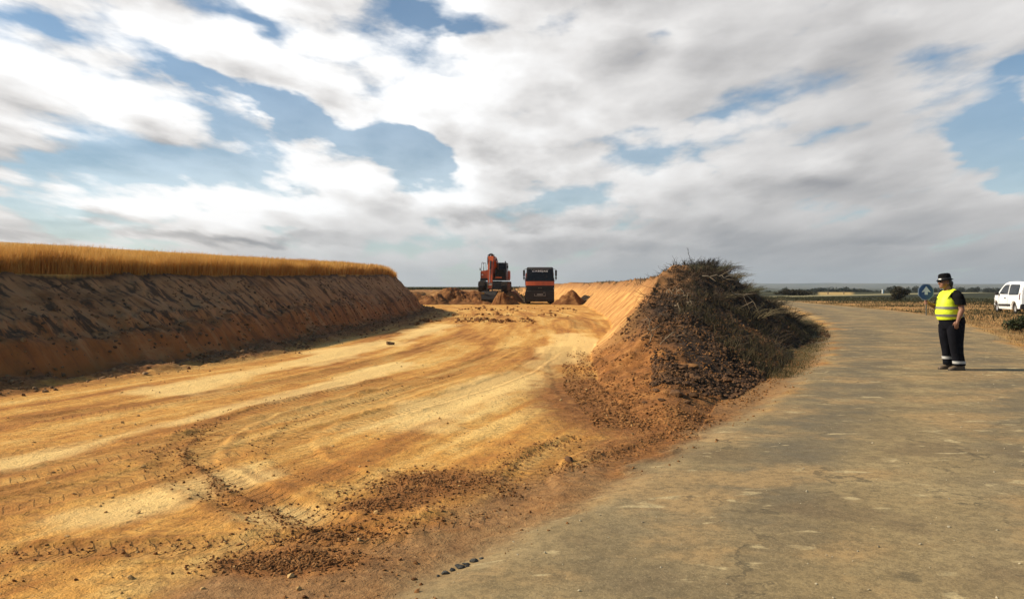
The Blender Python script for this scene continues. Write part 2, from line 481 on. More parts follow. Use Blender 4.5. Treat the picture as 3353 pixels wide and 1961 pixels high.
def out_bsdf(k, color, rough=0.6, metal=0.0, bump=None, bump_s=0.3, bump_d=0.02, spec=0.5, coat=0.0, trans=None):
    b = k.node('ShaderNodeBsdfPrincipled')
    k.put(b.inputs['Base Color'], color); k.put(b.inputs['Roughness'], rough); k.put(b.inputs['Metallic'], metal)
    b.inputs['Specular IOR Level'].default_value = spec
    if coat: b.inputs['Coat Weight'].default_value = coat
    if bump is not None:
        bn = k.node('ShaderNodeBump'); bn.inputs['Strength'].default_value = bump_s; bn.inputs['Distance'].default_value = bump_d
        k.put(bn.inputs['Height'], bump); k.put(b.inputs['Normal'], bn.outputs[0])
    o = k.node('ShaderNodeOutputMaterial')
    if trans is not None:
        tr = k.node('ShaderNodeBsdfTranslucent'); k.put(tr.inputs[0], color)
        mx = k.node('ShaderNodeMixShader'); mx.inputs[0].default_value = trans
        k.t.links.new(b.outputs[0], mx.inputs[1]); k.t.links.new(tr.outputs[0], mx.inputs[2])
        k.t.links.new(mx.outputs[0], o.inputs[0])
    else:
        k.t.links.new(b.outputs[0], o.inputs[0])
    return b

def simple(name, col, rough=0.55, metal=0.0, var=0.18, scale=6.0, dust=0.0, dustcol=(.30, .19, .09), coat=0.0, spec=0.5, bump=0.0, bscale=60, trans=None):
    """paint, rubber, cloth ... : base colour broken up by noise, dust lying on the faces that look up and low down"""
    m, k = new_mat(name)
    tc = k.node('ShaderNodeTexCoord').outputs['Object']
    n = k.noise(tc, scale, 5, .6)
    dark = tuple(c * (1 - var) for c in col); light = tuple(min(1, c * (1 + var)) for c in col)
    c = k.mix(k.rng(n, .3, .7), dark, light)
    if dust > 0:
        nz = k.sep(k.node('ShaderNodeNewGeometry').outputs['Normal'])[2]
        n2 = k.noise(tc, scale * 2.5, 6, .65)
        f = k.math('MULTIPLY', k.rng(k.math('ADD', n2, k.math('MULTIPLY', nz, .18)), .42, .75), dust)
        c = k.mix(f, c, dustcol)
    bm_ = k.noise(tc, bscale, 3, .6) if bump > 0 else None
    out_bsdf(k, c, rough, metal, bm_, bump, .01, spec, coat, trans)
    return m

HAZE = 0.00016
# ------------------------------------------------------------------ camera
cam_d = bpy.data.cameras.new("camera")
cam = bpy.data.objects.new("camera", cam_d); COL.objects.link(cam)
cam_d.sensor_width = 36.0; cam_d.lens = 36.0 * 788 / 1024
cam_d.clip_start = 0.1; cam_d.clip_end = 30000
cam.location = (0, 0, EYE)
cam.rotation_euler = (R(90 - 0.92), 0, 0)
scene.camera = cam
scene.view_settings.view_transform = 'Standard'
scene.view_settings.look = 'None'
scene.view_settings.exposure = EXPOSURE = 0.50
scene.view_settings.gamma = 1.0
scene.cycles.max_bounces = 5; scene.cycles.diffuse_bounces = 3; scene.cycles.glossy_bounces = 2; scene.cycles.transparent_max_bounces = 4; scene.cycles.volume_bounces = 1

def gp(px, py):
    """ground point under a pixel of the 2520-wide photograph"""
    d = EYE * 1940.0 / (py - 706.0)
    return (px - 1260) / 1940.0 * d, d

# ------------------------------------------------------------------ sun and sky
SUN_EL, SUN_AZ = 32.5, -88.0
sl = bpy.data.lights.new("sun", 'SUN'); sun = bpy.data.objects.new("sun", sl); COL.objects.link(sun)
sl.energy = 4.9; sl.angle = R(0.55); sl.color = (1.0, .885, .70)
sd = Vector((math.sin(R(SUN_AZ)) * math.cos(R(SUN_EL)), math.cos(R(SUN_AZ)) * math.cos(R(SUN_EL)), math.sin(R(SUN_EL))))
sun.rotation_euler = sd.to_track_quat('Z', 'Y').to_euler()

# cloud gaps, dark bases and bright tops: centre and half axes in the units above, tilt, weight
SKY_GAPS = [(150, 66, 200, 44, 12, .62), (420, 160, 130, 46, 24, .75), (640, 250, 180, 46, 22, .85), (850, 315, 200, 44, 16, .72),
            (980, 375, 110, 50, 10, .8), (560, 430, 340, 34, 5, .26), (1040, 22, 150, 50, 15, .85), (1190, 60, 90, 36, 10, .6), (650, 45, 95, 34, 25, .48),
            (1400, 75, 130, 55, 0, .42), (1652, 92, 95, 30, 0, .45), (1783, 296, 110, 25, 0, .3), (2460, 310, 120, 140, 0, 1.0), (2515, 165, 90, 30, 0, .7),
            (2510, 470, 120, 50, 0, .6), (2200, 8, 110, 34, 0, .45), (900, 480, 200, 25, 0, .28), (2170, 110, 120, 60, -25, .12)]
SKY_DARKS = [(310, 378, 220, 36, 3, .36), (210, 525, 190, 18, 0, .30), (520, 578, 360, 20, 2, .34), (60, 560, 180, 25, 0, .20), (1290, 540, 280, 26, 0, .26), (1430, 500, 180, 22, 0, .14),
             (1500, 615, 380, 22, 0, .14), (1700, 560, 320, 30, 0, .14), (2100, 600, 320, 22, 0, .08), (2130, 120, 140, 60, -25, .12), (1880, 470, 180, 22, 0, .10), (170, 205, 120, 22, 0, .10), (420, 350, 120, 30, 20, .08), (2200, 480, 220, 30, 0, .08), (1250, 190, 170, 60, 10, .10)]
SKY_LIGHTS = [(250, 290, 460, 120, 22, .26), (900, 130, 520, 110, 12, .26), (1220, 150, 210, 80, 15, .25), (450, 500, 360, 40, 3, .30), (2400, 70, 210, 80, -10, .18), (1650, 330, 300, 50, 5, .18), (1040, 480, 170, 35, 0, .14),
              (1500, 480, 220, 26, 0, .14), (1080, 430, 140, 35, 0, .16), (2180, 620, 140, 10, 0, .1), (2350, 210, 180, 25, -8, .12), (1900, 430, 220, 40, 0, .10)]
W = bpy.data.worlds.new("World"); scene.world = W; W.use_nodes = True
k = NT(W.node_tree)
d = k.node('ShaderNodeTexCoord').outputs['Generated']
dx, dy, dz = k.sep(d)
ysafe = k.math('MAXIMUM', dy, .15)
# azimuth and elevation of the direction looked in (north = the haul road), 1940 units to the radian-tangent
pu = k.math('MULTIPLY', k.math('DIVIDE', dx, ysafe), 19.4)
pv = k.math('MULTIPLY', k.math('DIVIDE', dz, ysafe), 19.4)
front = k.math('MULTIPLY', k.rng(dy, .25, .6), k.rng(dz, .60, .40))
zs = k.math('ADD', k.math('MAXIMUM', dz, 0.0), .20)
# cloud coordinates: a layer of constant height, so the puffs shrink and flatten towards the horizon
q = k.comb(k.math('DIVIDE', dx, zs), k.math('MULTIPLY', k.math('LOGARITHM', zs, 2.718), 2.1), dy)
def puff(vec, sc, lac=2.0):
    v = k.node('ShaderNodeTexVoronoi', feature='F1'); k.put(v.inputs['Vector'], vec)
    v.inputs['Scale'].default_value = sc
    return v.outputs['Distance']
def warped(vec):
    wn = k.node('ShaderNodeTexNoise'); k.put(wn.inputs['Vector'], vec); wn.inputs['Scale'].default_value = 2.2; wn.inputs['Detail'].default_value = 5; wn.inputs['Roughness'].default_value = .6
    return k.vmath('SUBTRACT', wn.outputs['Color'], (.5, .5, .5))
wq = warped(q)
p = k.vmath('ADD', k.comb(pu, pv, 0.0), k.vmath('MULTIPLY', wq, (3.4, 2.0, 0)))
def blob(cx, cy, rx, ry, rot, w, inner=.0):
    mp = k.node('ShaderNodeMapping', vector_type='TEXTURE')
    k.put(mp.inputs[0], p)
    mp.inputs[1].default_value = ((cx - 1260) / 100, (706 - cy) / 100, 0)
    mp.inputs[2].default_value = (0, 0, R(-rot))
    mp.inputs[3].default_value = (rx / 100, ry / 100, 1)
    return k.rng(k.vmath('LENGTH', mp.outputs[0]), inner, 1.45, w, 0.0)
def total(lst):
    s = None
    for b in lst:
        v = blob(*b)
        s = v if s is None else k.math('ADD', s, v)
    return s
gaps = total(SKY_GAPS)
def density(vec):
    n = k.noise(vec, 1.7, 8, .58)
    v1 = puff(k.vmath('ADD', vec, k.vmath('SCALE', warped(k.vmath('SCALE', vec, 2.0)), .22)), 3.4)
    v2 = puff(k.vmath('ADD', vec, k.vmath('SCALE', warped(k.vmath('SCALE', vec, 4.0)), .12)), 8.0)
    return k.math('ADD', k.math('MULTIPLY', k.math('SUBTRACT', n, .5), 1.35), k.math('ADD', k.math('MULTIPLY', k.math('SUBTRACT', .42, v1), .42), k.math('MULTIPLY', k.math('SUBTRACT', .42, v2), .20)))
den = density(q)
den_up = density(k.vmath('ADD', q, (-.05, .13, 0)))
cov = k.math('ADD', k.math('SUBTRACT', k.rng(pu, -2, 8, .73, .84), k.math('MULTIPLY', gaps, .82)), k.math('MULTIPLY', den, 1.75))
mask = k.math('MAXIMUM', k.rng(cov, .10, .58), k.rng(pv, 7.0, .5, .04, .42))
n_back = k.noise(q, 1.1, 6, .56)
mask_back = k.rng(n_back, .55, .70, 0, .45)  # unseen cloud behind the view kept sparse to cut fill light and deepen shadows
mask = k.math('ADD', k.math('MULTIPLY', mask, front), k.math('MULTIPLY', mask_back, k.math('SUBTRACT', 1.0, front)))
darks = total(SKY_DARKS); lights = total(SKY_LIGHTS)
relief = k.math('MULTIPLY', k.math('MULTIPLY', k.math('SUBTRACT', den, den_up), k.rng(pu, -6, 8, 1.25, .7)), k.rng(pv, .3, 3.0, .25, 1.0))
thick = k.rng(cov, .45, 1.15, .06, -.14)
lum = k.math('ADD', k.math('ADD', k.math('SUBTRACT', k.math('MULTIPLY', lights, .75), k.math('MULTIPLY', darks, 1.25)), relief), thick)
lr = k.rng(pu, -4.0, 9.5, 1.0, .67, True)           # the bright side lies towards the sun
lr = k.math('MULTIPLY', lr, k.rng(pv, 0.0, 2.2, .62, 1.0))
lum = k.math('MULTIPLY', k.math('ADD', .83, lum), lr)
lum = k.math('MINIMUM', k.math('MAXIMUM', lum, .16), 1.0)
lum = k.math('MULTIPLY', lum, k.math('ADD', .55, k.math('MULTIPLY', front, .45)))  # clouds outside the forward view dimmed to lessen the fill light
ccol = k.ramp(lum, [(0.0, (.0, .0, .0)), (.22, (.195, .205, .230)), (.5, (.485, .475, .475)), (.75, (.76, .745, .735)), (1.0, (1.0, 1.0, 1.0))])
sky = k.node('ShaderNodeTexSky', sky_type='NISHITA')
sky.sun_disc = False; sky.sun_elevation = R(SUN_EL); sky.sun_rotation = R(SUN_AZ); sky.altitude = 800; sky.air_density = 1.0; sky.dust_density = .6; sky.ozone_density = 2.0
bg1 = k.node('ShaderNodeBackground'); k.put(bg1.inputs[0], k.mix(1.0, sky.outputs[0], (.90, 1.06, 1.06), 'MULTIPLY')); bg1.inputs[1].default_value = 0.075
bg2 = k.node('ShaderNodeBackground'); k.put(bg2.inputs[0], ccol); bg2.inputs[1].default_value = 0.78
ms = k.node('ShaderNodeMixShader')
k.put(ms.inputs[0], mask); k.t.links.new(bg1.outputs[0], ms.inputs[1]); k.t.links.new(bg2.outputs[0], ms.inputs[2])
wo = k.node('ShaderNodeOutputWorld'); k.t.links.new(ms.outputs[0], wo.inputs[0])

# thin dusty air over the plain
if HAZE:
    hm = bpy.data.materials.new("haze_air"); hm.use_nodes = True; hk = NT(hm.node_tree)
    pv_ = hk.node('ShaderNodeVolumePrincipled'); pv_.inputs['Color'].default_value = (.62, .70, .80, 1); pv_.inputs['Density'].default_value = HAZE; pv_.inputs['Anisotropy'].default_value = .2
    ho = hk.node('ShaderNodeOutputMaterial'); hk.t.links.new(pv_.outputs[0], ho.inputs['Volume'])
    bm = bmesh.new(); bx(bm, (0, 3700, 60), (16000, 8000, 140))
    tag(from_bm('haze', bm, hm), kind='stuff')
W.cycles.sampling_method = 'MANUAL'; W.cycles.sample_map_resolution = 512

# ------------------------------------------------------------------ ground material
def ground_material():
    m, k = new_mat("earth")
    tc = k.node('ShaderNodeTexCoord').outputs['Object']
    gx, gy, gz = k.sep(tc)
    A = k.attr
    flow = A('flow')
    sv = k.comb(k.math('MULTIPLY', flow, 1.0), k.math('MULTIPLY', gy, .10), 0.0)
    streak = k.noise(sv, 1.5, 7, .62, .3)
    streak2 = k.noise(k.comb(k.math('MULTIPLY', flow, 1.0), k.math('MULTIPLY', gy, .05), 3.0), 5.0, 4, .6)
    n_l = k.noise(tc, .45, 5, .6)
    n_m = k.noise(tc, 2.6, 6, .62)
    n_f = k.noise(tc, 14.0, 6, .68)
    n_x = k.noise(tc, 60.0, 4, .7)
    fine = k.math('ADD', k.math('MULTIPLY', n_f, .6), k.math('MULTIPLY', n_x, .4))
    # sand of the haul road
    s = k.math('ADD', k.math('MULTIPLY', streak, .62), k.math('MULTIPLY', streak2, .16))
    s = k.math('ADD', s, k.math('MULTIPLY', n_m, .22))
    sand = k.ramp(s, [(.36, (.26, .090, .016)), (.44, (.50, .200, .037)), (.51, (.73, .360, .076)), (.60, (.88, .55, .168))])
    sand = k.mix(k.rng(fine, .40, .66, 0, .30), k.mix(.20, sand, (.30, .16, .05)), sand)
    sand = k.mix(k.math('MULTIPLY', k.rng(fine, .55, .40), .45), sand, (.26, .13, .04))
    sand = k.mix(k.rng(k.math('ADD', A('pale'), k.math('MULTIPLY', k.math('SUBTRACT', streak, .5), 1.2)), .15, 1.0, 0, .72), sand, (.86, .60, .235))
    redc = k.ramp(k.math('ADD', k.math('MULTIPLY', n_m, .5), k.math('MULTIPLY', n_f, .5)), [(.32, (.085, .034, .010)), (.5, (.25, .098, .025)), (.68, (.46, .22, .066))])
    rf = k.rng(k.math('ADD', A('red'), k.math('MULTIPLY', k.math('SUBTRACT', n_m, .5), .9)), .2, .75)
    shc = k.ramp(k.math('ADD', k.math('MULTIPLY', n_m, .5), k.math('MULTIPLY', n_f, .5)), [(.34, (.15, .075, .030)), (.5, (.29, .160, .066)), (.66, (.42, .255, .115))])
    sand = k.mix(k.rng(k.math('ADD', A('sh'), k.math('MULTIPLY', k.math('SUBTRACT', n_m, .5), .7)), .10, .70, 0, .92), sand, shc)
    c = k.mix(rf, sand, redc)
    tf = k.rng(k.math('ADD', A('trk'), k.math('MULTIPLY', k.math('SUBTRACT', n_f, .5), .5)), .1, .9, 0, .75)
    c = k.mix(tf, c, redc)
    # embankment: red subsoil low down, greyer soil above, dark clods of topsoil smeared down the slope
    bt = A('bank_t')
    slope = k.comb(k.math('MULTIPLY', gx, .55), k.math('MULTIPLY', gy, 2.6), 0.0)
    n_s = k.noise(slope, 1.1, 6, .62)
    n_c = k.noise(k.comb(k.math('MULTIPLY', gx, 1.3), k.math('MULTIPLY', gy, 2.4), 7.0), 1.6, 6, .66, .4)
    bankc = k.mix(k.rng(k.math('ADD', bt, k.math('MULTIPLY', k.math('SUBTRACT', n_s, .5), 1.0)), .15, .75), (.36, .130, .036), (.41, .205, .085))
    bankc = k.mix(k.math('MULTIPLY', k.rng(n_s, .52, .70, 0, .65), k.rng(gy, 14, 30, .45, 1.0)), bankc, (.50, .30, .14))
    bankc = k.mix(k.math('MULTIPLY', k.rng(n_s, .48, .36, 0, .9), k.rng(gy, 14, 30, .45, 1.0)), bankc, (.13, .062, .028))
    strat = k.noise(k.comb(k.math('MULTIPLY', bt, 3.2), k.math('MULTIPLY', gy, .28), 2.0), 1.5, 6, .66)
    bankc = k.mix(k.rng(strat, .52, .66, 0, .6), bankc, (.17, .070, .022))
    bankc = k.mix(k.rng(strat, .46, .34, 0, .5), bankc, (.46, .25, .105))
    cz = k.math('MULTIPLY', k.rng(bt, .12, .42), k.rng(gy, 46, 22, .45, 1.0))
    bankc = k.mix(k.math('MULTIPLY', k.rng(n_c, .50, .60), k.math('MULTIPLY', cz, .9)), bankc, (.070, .044, .026))
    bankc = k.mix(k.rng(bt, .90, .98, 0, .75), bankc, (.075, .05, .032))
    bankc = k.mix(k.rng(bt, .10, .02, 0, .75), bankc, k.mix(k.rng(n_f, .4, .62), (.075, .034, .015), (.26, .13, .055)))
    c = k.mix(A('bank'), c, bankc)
    c = k.mix(A('bench'), c, k.mix(k.rng(n_m, .35, .65), (.20, .085, .028), (.42, .215, .075)))
    # spoil heap: sandy cut face, red crest, dark topsoil on the far side
    facec = k.mix(k.rng(k.noise(k.comb(k.math('MULTIPLY', gx, .5), k.math('MULTIPLY', gy, 2.2), 0.0), 1.5, 5, .6), .35, .65), (.30, .130, .038), (.60, .33, .108))
    facec = k.mix(k.rng(k.math('ADD', A('tl'), k.math('MULTIPLY', k.math('SUBTRACT', n_m, .5), .7)), .62, .92, 0, .85), facec, (.30, .14, .05))
    facec = k.mix(k.rng(n_m, .50, .66, 0, .6), facec, (.28, .115, .034))
    facec = k.mix(k.rng(gy, 19, 15, 0, 1), facec, redc)
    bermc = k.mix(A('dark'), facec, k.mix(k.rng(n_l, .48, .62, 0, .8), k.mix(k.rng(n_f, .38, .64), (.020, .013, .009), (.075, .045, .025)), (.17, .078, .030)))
    c = k.mix(A('berm'), c, bermc)
    # verges and far fields
    vc = k.mix(k.rng(n_m, .35, .65), (.30, .135, .040), (.44, .26, .090))
    vc = k.mix(k.rng(n_l, .55, .68, 0, .7), vc, (.10, .080, .030))
    c = k.mix(A('verge'), c, vc)
    c = k.mix(A('strip'), c, k.mix(k.rng(n_m, .38, .62), (.13, .085, .032), (.27, .165, .066)))
    dist = k.vmath('LENGTH', tc)
    # strips of crops beyond the road
    dn = k.math('ADD', gy, k.math('ADD', k.math('MULTIPLY', gx, -.55), k.math('MULTIPLY', k.math('SUBTRACT', n_l, .5), 6.0)))
    fld = k.ramp(k.math('DIVIDE', dn, 400.0), [(0.0, (.050, .042, .018)), (.10, (.022, .026, .012)), (.16, (.035, .040, .016)), (.24, (.018, .022, .010)), (.40, (.05, .05, .02)), (.65, (.12, .095, .035)), (1.0, (.05, .055, .025))])
    fld = k.mix(k.rng(k.noise(tc, .25, 5, .6), .4, .7, 0, .5), fld, (.075, .062, .026))
    gm = A('green')
    c = k.mix(gm, c, fld)
    # pale farm track and the stubble beyond it
    tline = k.math('SUBTRACT', gy, k.math('ADD', 76.0, k.math('MULTIPLY', gx, 1.09)))
    tline = k.math('ABSOLUTE', tline)
    c = k.mix(k.math('MULTIPLY', k.math('MULTIPLY', k.rng(tline, 6.5, 5.0), k.rng(gx, 30, 40)), .85), c, (.34, .29, .15))
    st = k.math('MULTIPLY', k.math('MULTIPLY', k.rng(gy, 140, 144), k.rng(gy, 245, 235)), k.math('MULTIPLY', k.rng(k.math('DIVIDE', gx, gy), .386, .392), k.rng(k.math('DIVIDE', gx, gy), .437, .428)))
    c = k.mix(st, c, (.42, .28, .10))
    c = k.mix(A('hills'), c, k.mix(k.rng(k.noise(tc, .004, 5, .6), .42, .58), (.05, .055, .03), (.13, .11, .06)))
    # old road: worn chip-seal under dust, pale scuffed spots, dark oil-grey lanes
    rv = k.comb(k.math('MULTIPLY', gx, .8), k.math('MULTIPLY', gy, 1.0), 0.0)
    n_r = k.noise(rv, .55, 6, .62)
    n_r2 = k.noise(k.vmath('ADD', rv, (13, 4, 0)), 1.9, 6, .6)
    roadc = k.ramp(k.math('ADD', k.math('MULTIPLY', n_r, .7), k.math('MULTIPLY', n_r2, .3)), [(.36, (.20, .140, .066)), (.48, (.29, .205, .095)), (.60, (.38, .275, .13)), (.72, (.46, .34, .165))])
    dl = k.rng(gy, 5.0, 11.0, 0, .75)
    rc = k.math('ADD', A('rc'), k.math('MULTIPLY', k.math('SUBTRACT', n_r, .5), .35))
    lane = k.math('MAXIMUM', k.rng(k.math('ABSOLUTE', k.math('SUBTRACT', rc, .19)), .17, .04), k.math('MULTIPLY', k.rng(k.math('ABSOLUTE', k.math('SUBTRACT', rc, .62)), .20, .03), .8))
    roadc = k.mix(k.math('MULTIPLY', k.math('MULTIPLY', lane, k.rng(gy, 3.5, 7.5, .35, .85)), k.rng(n_r2, .66, .36, .45, 1.0)), roadc, (.140, .118, .080))
    tanp = k.noise(k.vmath('ADD', rv, (31, 7, 0)), .9, 5, .6)
    roadc = k.mix(k.rng(tanp, .48, .62, 0, .85), roadc, (.41, .262, .112))
    roadc = k.mix(k.rng(tanp, .46, .34, 0, .6), roadc, (.17, .115, .060))
    roadc = k.mix(k.math('MULTIPLY', dl, k.rng(n_r2, .60, .38, 0, .6)), roadc, (.160, .126, .076))
    spots = k.noise(k.comb(k.math('MULTIPLY', gx, 1.6), k.math('MULTIPLY', gy, 3.0), 0.0), 1.7, 3, .5, .5)
    roadc = k.mix(k.rng(spots, .62, .70, 0, .8), roadc, (.56, .43, .22))
    spots2 = k.noise(k.comb(k.math('MULTIPLY', gx, 2.2), k.math('MULTIPLY', gy, 3.4), 5.0), 2.0, 4, .6, .5)
    roadc = k.mix(k.rng(spots2, .62, .72, 0, .6), roadc, (.085, .068, .040))
    roadc = k.mix(k.rng(fine, .56, .42, 0, .45), roadc, (.10, .075, .04))
    roadc = k.mix(k.rng(n_x, .56, .68, 0, .35), roadc, (.40, .31, .17))
    vo = k.node('ShaderNodeTexVoronoi', feature='DISTANCE_TO_EDGE'); k.put(vo.inputs['Vector'], k.vmath('ADD', tc, k.vmath('SCALE', k.comb(n_m, n_r2, 0.0), 1.4))); vo.inputs['Scale'].default_value = .42
    crack = k.math('MULTIPLY', k.rng(vo.outputs['Distance'], .012, .004), k.rng(n_r2, .45, .60))
    roadc = k.mix(k.math('MULTIPLY', crack, .55), roadc, (.055, .045, .030))
    agg = k.noise(tc, 160.0, 2, .6)
    roadc = k.mix(k.rng(agg, .58, .70, 0, .5), roadc, (.09, .08, .06))
    roadc = k.mix(k.rng(agg, .42, .32, 0, .35), roadc, (.46, .37, .22))
    c = k.mix(A('road'), c, roadc)
    bumph = k.math('ADD', k.math('MULTIPLY', n_f, .6), k.math('ADD', k.math('MULTIPLY', n_x, .25), k.math('MULTIPLY', n_m, .6)))
    bstr = k.math('MULTIPLY', bumph, k.rng(A('road'), 0, 1, 1.0, .30))
    # tread blocks pressed into the wheel tracks: chevrons either side of the centre line
    def tread(pitch, skew, wob):
        ph = k.math('ADD', k.math('ADD', A('ts'), k.math('MULTIPLY', A('td'), skew)), k.math('MULTIPLY', k.math('SUBTRACT', wob, .5), .06))
        return k.rng(k.math('SINE', k.math('MULTIPLY', ph, 6.2832 / pitch)), -.25, .35)
    tr1 = k.math('MULTIPLY', tread(.105, .55, n_f), k.math('MULTIPLY', A('ti'), k.rng(n_m, .30, .55, .25, 1.0)))
    # faint older imprints over the soft ground in front
    oldp = k.math('MULTIPLY', k.rng(k.math('SINE', k.math('ADD', k.math('MULTIPLY', gy, 52.0), k.math('MULTIPLY', k.math('ADD', n_m, k.math('MULTIPLY', gx, .25)), 14.0))), .1, .6), k.rng(k.noise(k.comb(k.math('MULTIPLY', gx, 2.2), k.math('MULTIPLY', gy, 1.0), 9.0), 1.6, 4, .6), .50, .60))
    oldp = k.math('MULTIPLY', oldp, k.math('MULTIPLY', k.rng(gy, 13, 8), k.math('SUBTRACT', 1.0, A('road'))))
    imp = k.math('ADD', k.math('MULTIPLY', tr1, 1.0), k.math('MULTIPLY', oldp, .6))
    c = k.mix(k.math('MULTIPLY', imp, .30), c, (.22, .095, .028))
    bstr = k.math('SUBTRACT', bstr, k.math('MULTIPLY', imp, .40))
    out_bsdf(k, c, .93, 0, bstr, .85, .05, .18)
    return m
M_EARTH = ground_material()

# ------------------------------------------------------------------ build the ground as one polar sheet, split by what it is
def build_ground():
    fine = np.arange(-35.5, 35.51, .072)
    az = np.concatenate([np.arange(-80, -35.6, 1.2), fine, np.arange(36.5, 80.1, 1.2)])
    r1 = 1.5 * 1.0056 ** np.arange(0, int(math.log(135 / 1.5) / math.log(1.0056)))
    r2 = r1[-1] * 1.032 ** np.arange(1, 128)
    r = np.concatenate([r1, r2])
    AZ, RR = np.meshgrid(np.radians(az), r)
    X = RR * np.sin(AZ); Y = RR * np.cos(AZ)
    z, M = terrain(X.ravel(), Y.ravel())
    nr, na = X.shape
    V = np.stack([X.ravel(), Y.ravel(), z], 1)
    idx = np.arange(nr * na).reshape(nr, na)
    F = np.stack([idx[:-1, :-1], idx[:-1, 1:], idx[1:, 1:], idx[1:, :-1]], -1).reshape(-1, 4)
    def fm(a): return a[F].mean(1)
    fld = fm(M['field']); bank = fm(M['bank']); berm = fm(M['berm']); road = fm(M['road']); bench = fm(M['bench']); haul = fm(M['haul']); hill = fm(M['hills']); verge = fm(M['verge'])
    green = fm(M['green'])
    region = np.zeros(len(F), int)                      # 0 ground
    region[haul > .5] = 1
    region[bench > .5] = 2
    region[berm > .5] = 3
    region[bank > .5] = 4
    region[road > .5] = 5
    region[fld > .5] = 6
    region[hill > .5] = 7
    region[(green > .6) & (region == 1)] = 0
    names = ['ground', 'haul_road', 'earth_bench', 'spoil_heap', 'embankment', 'road', 'wheat_ground', 'hills']
    res = {}
    for i, nm in enumerate(names):
        f = F[region == i]
        if not len(f): continue
        u, inv = np.unique(f.ravel(), return_inverse=True)
        v = V[u]; f2 = inv.reshape(-1, 4)
        at = {kk: M[kk][u] for kk in ('red', 'trk', 'flow', 'bank', 'bank_t', 'bench', 'berm', 'dark', 'tl', 'road', 'verge', 'strip', 'green', 'hills', 'pale', 'rc', 'ts', 'td', 'ti', 'sh')}
        if nm == 'wheat_ground':
            res[nm] = (v, f2, M['infield'][u])
        else:
            o = mesh_np(nm, v, f2, M_EARTH, at)
            res[nm] = o
            if nm == 'spoil_heap':
                tag(o, "long heap of sandy and dark spoil between the dug haul road and the old road", "spoil heap")
            else:
                tag(o, kind='structure')
    return res
GROUND = build_ground()
# ------------------------------------------------------------------ stalks, clods, stones
def blades(P, h, w, lean, rng, seg=2, dirs=None):
    """tapered grass blades as quads. P (n,3) roots, h,w (n,) heights and widths. returns verts, faces, tip fraction, id"""
    n = len(P)
    a = rng.rand(n) * 2 * np.pi if dirs is None else dirs
    side = np.stack([np.cos(a), np.sin(a), np.zeros(n)], 1)
    la = rng.rand(n) * 2 * np.pi
    ld = np.stack([np.cos(la), np.sin(la), np.zeros(n)], 1) * (lean * rng.rand(n) * h)[:, None]
    V = []; T = []
    for s in range(seg + 1):
        t = s / seg
        c = P + np.array([0, 0, 1]) * (h * (t - .12 * t * t))[:, None] + ld * (t ** 1.8)
        ww = (w * (1 - .85 * t ** 1.5))[:, None] * .5
        V += [c - side * ww, c + side * ww]
        T += [np.full(n, t), np.full(n, t)]
    V = np.stack(V, 1); T = np.stack(T, 1)
    k = 2 * (seg + 1)
    base = np.arange(n)[:, None] * k
    F = np.concatenate([base + np.array([2 * s, 2 * s + 1, 2 * s + 3, 2 * s + 2]) for s in range(seg)], 0)
    rid = np.repeat(rng.rand(n)[:, None], k, 1)
    return V.reshape(-1, 3), F, T.ravel(), rid.ravel()

def blade_mat(name, root, tip, alt, rough=.75, trans=.35):
    m, k = new_mat(name)
    c = k.mix(k.rng(k.attr('tip'), .15, .85), root, tip)
    c = k.mix(k.rng(k.attr('rid'), .45, 1.0, 0, .7), c, alt)
    tc = k.node('ShaderNodeTexCoord').outputs['Object']
    n = k.noise(tc, .5, 4, .6)
    c = k.mix(k.rng(n, .40, .62, 0, .35), c, root)
    out_bsdf(k, c, rough, spec=.2, trans=trans)
    return m

def build_wheat():
    v, f, inf = GROUND['wheat_ground']
    rng = np.random.RandomState(3)
    # canopy surface
    Vs = [v]; Fs = [f]; Ts = [np.clip(.35 + .6 * sst(.4, .9, inf), 0, 1)]; Rs = [fbm(v[:, 0] * 1.3, v[:, 1] * 1.3, 3, 5)]
    off = len(v)
    def add(n, ymin, ymax, dmin, dmax, hs, wd, p=1.0, lean=.35):
        nonlocal off
        y = ymin + (ymax - ymin) * rng.rand(n) ** p
        dd = dmin + (dmax - dmin) * rng.rand(n) ** 1.5
        x = bank_top(y) + .45 * .35 * (fbm(y * .55, y * 0 + 3.1, 3, 7) - .5) - dd
        z, _ = terrain(x, y, False)
        z = z - .40 * sst(.45, .95, dd)               # stand on the soil, not on the canopy
        h = hs * (.70 + .55 * rng.rand(n)) * (.70 + .55 * fbm(x * .9, y * .9, 3, 9))
        V, F, T, I = blades(np.stack([x, y, z], 1), h, wd * (.7 + .6 * rng.rand(n)), lean, rng)
        Vs.append(V); Fs.append(F + off); Ts.append(T); Rs.append(I); off += len(V)
    add(60000, 9, 30, .02, 1.6, .50, .014, 1.0)
    add(30000, 30, 56, .02, 2.0, .52, .024, 1.0)
    add(30000, 9, 40, .8, 9.0, .52, .016, 1.0)
    add(15000, 30, 70, 1, 14, .54, .03, 1.0)
    o = mesh_np('wheat_field', np.concatenate(Vs), np.concatenate(Fs), blade_mat('ripe_wheat', (.48, .215, .055), (.66, .36, .090), (.72, .46, .15), trans=.3), {'tip': np.concatenate(Ts), 'rid': np.concatenate(Rs)}, smooth=False)
    tag(o, "ripe golden wheat standing along the top of the cut embankment", "wheat", kind='stuff')
build_wheat()

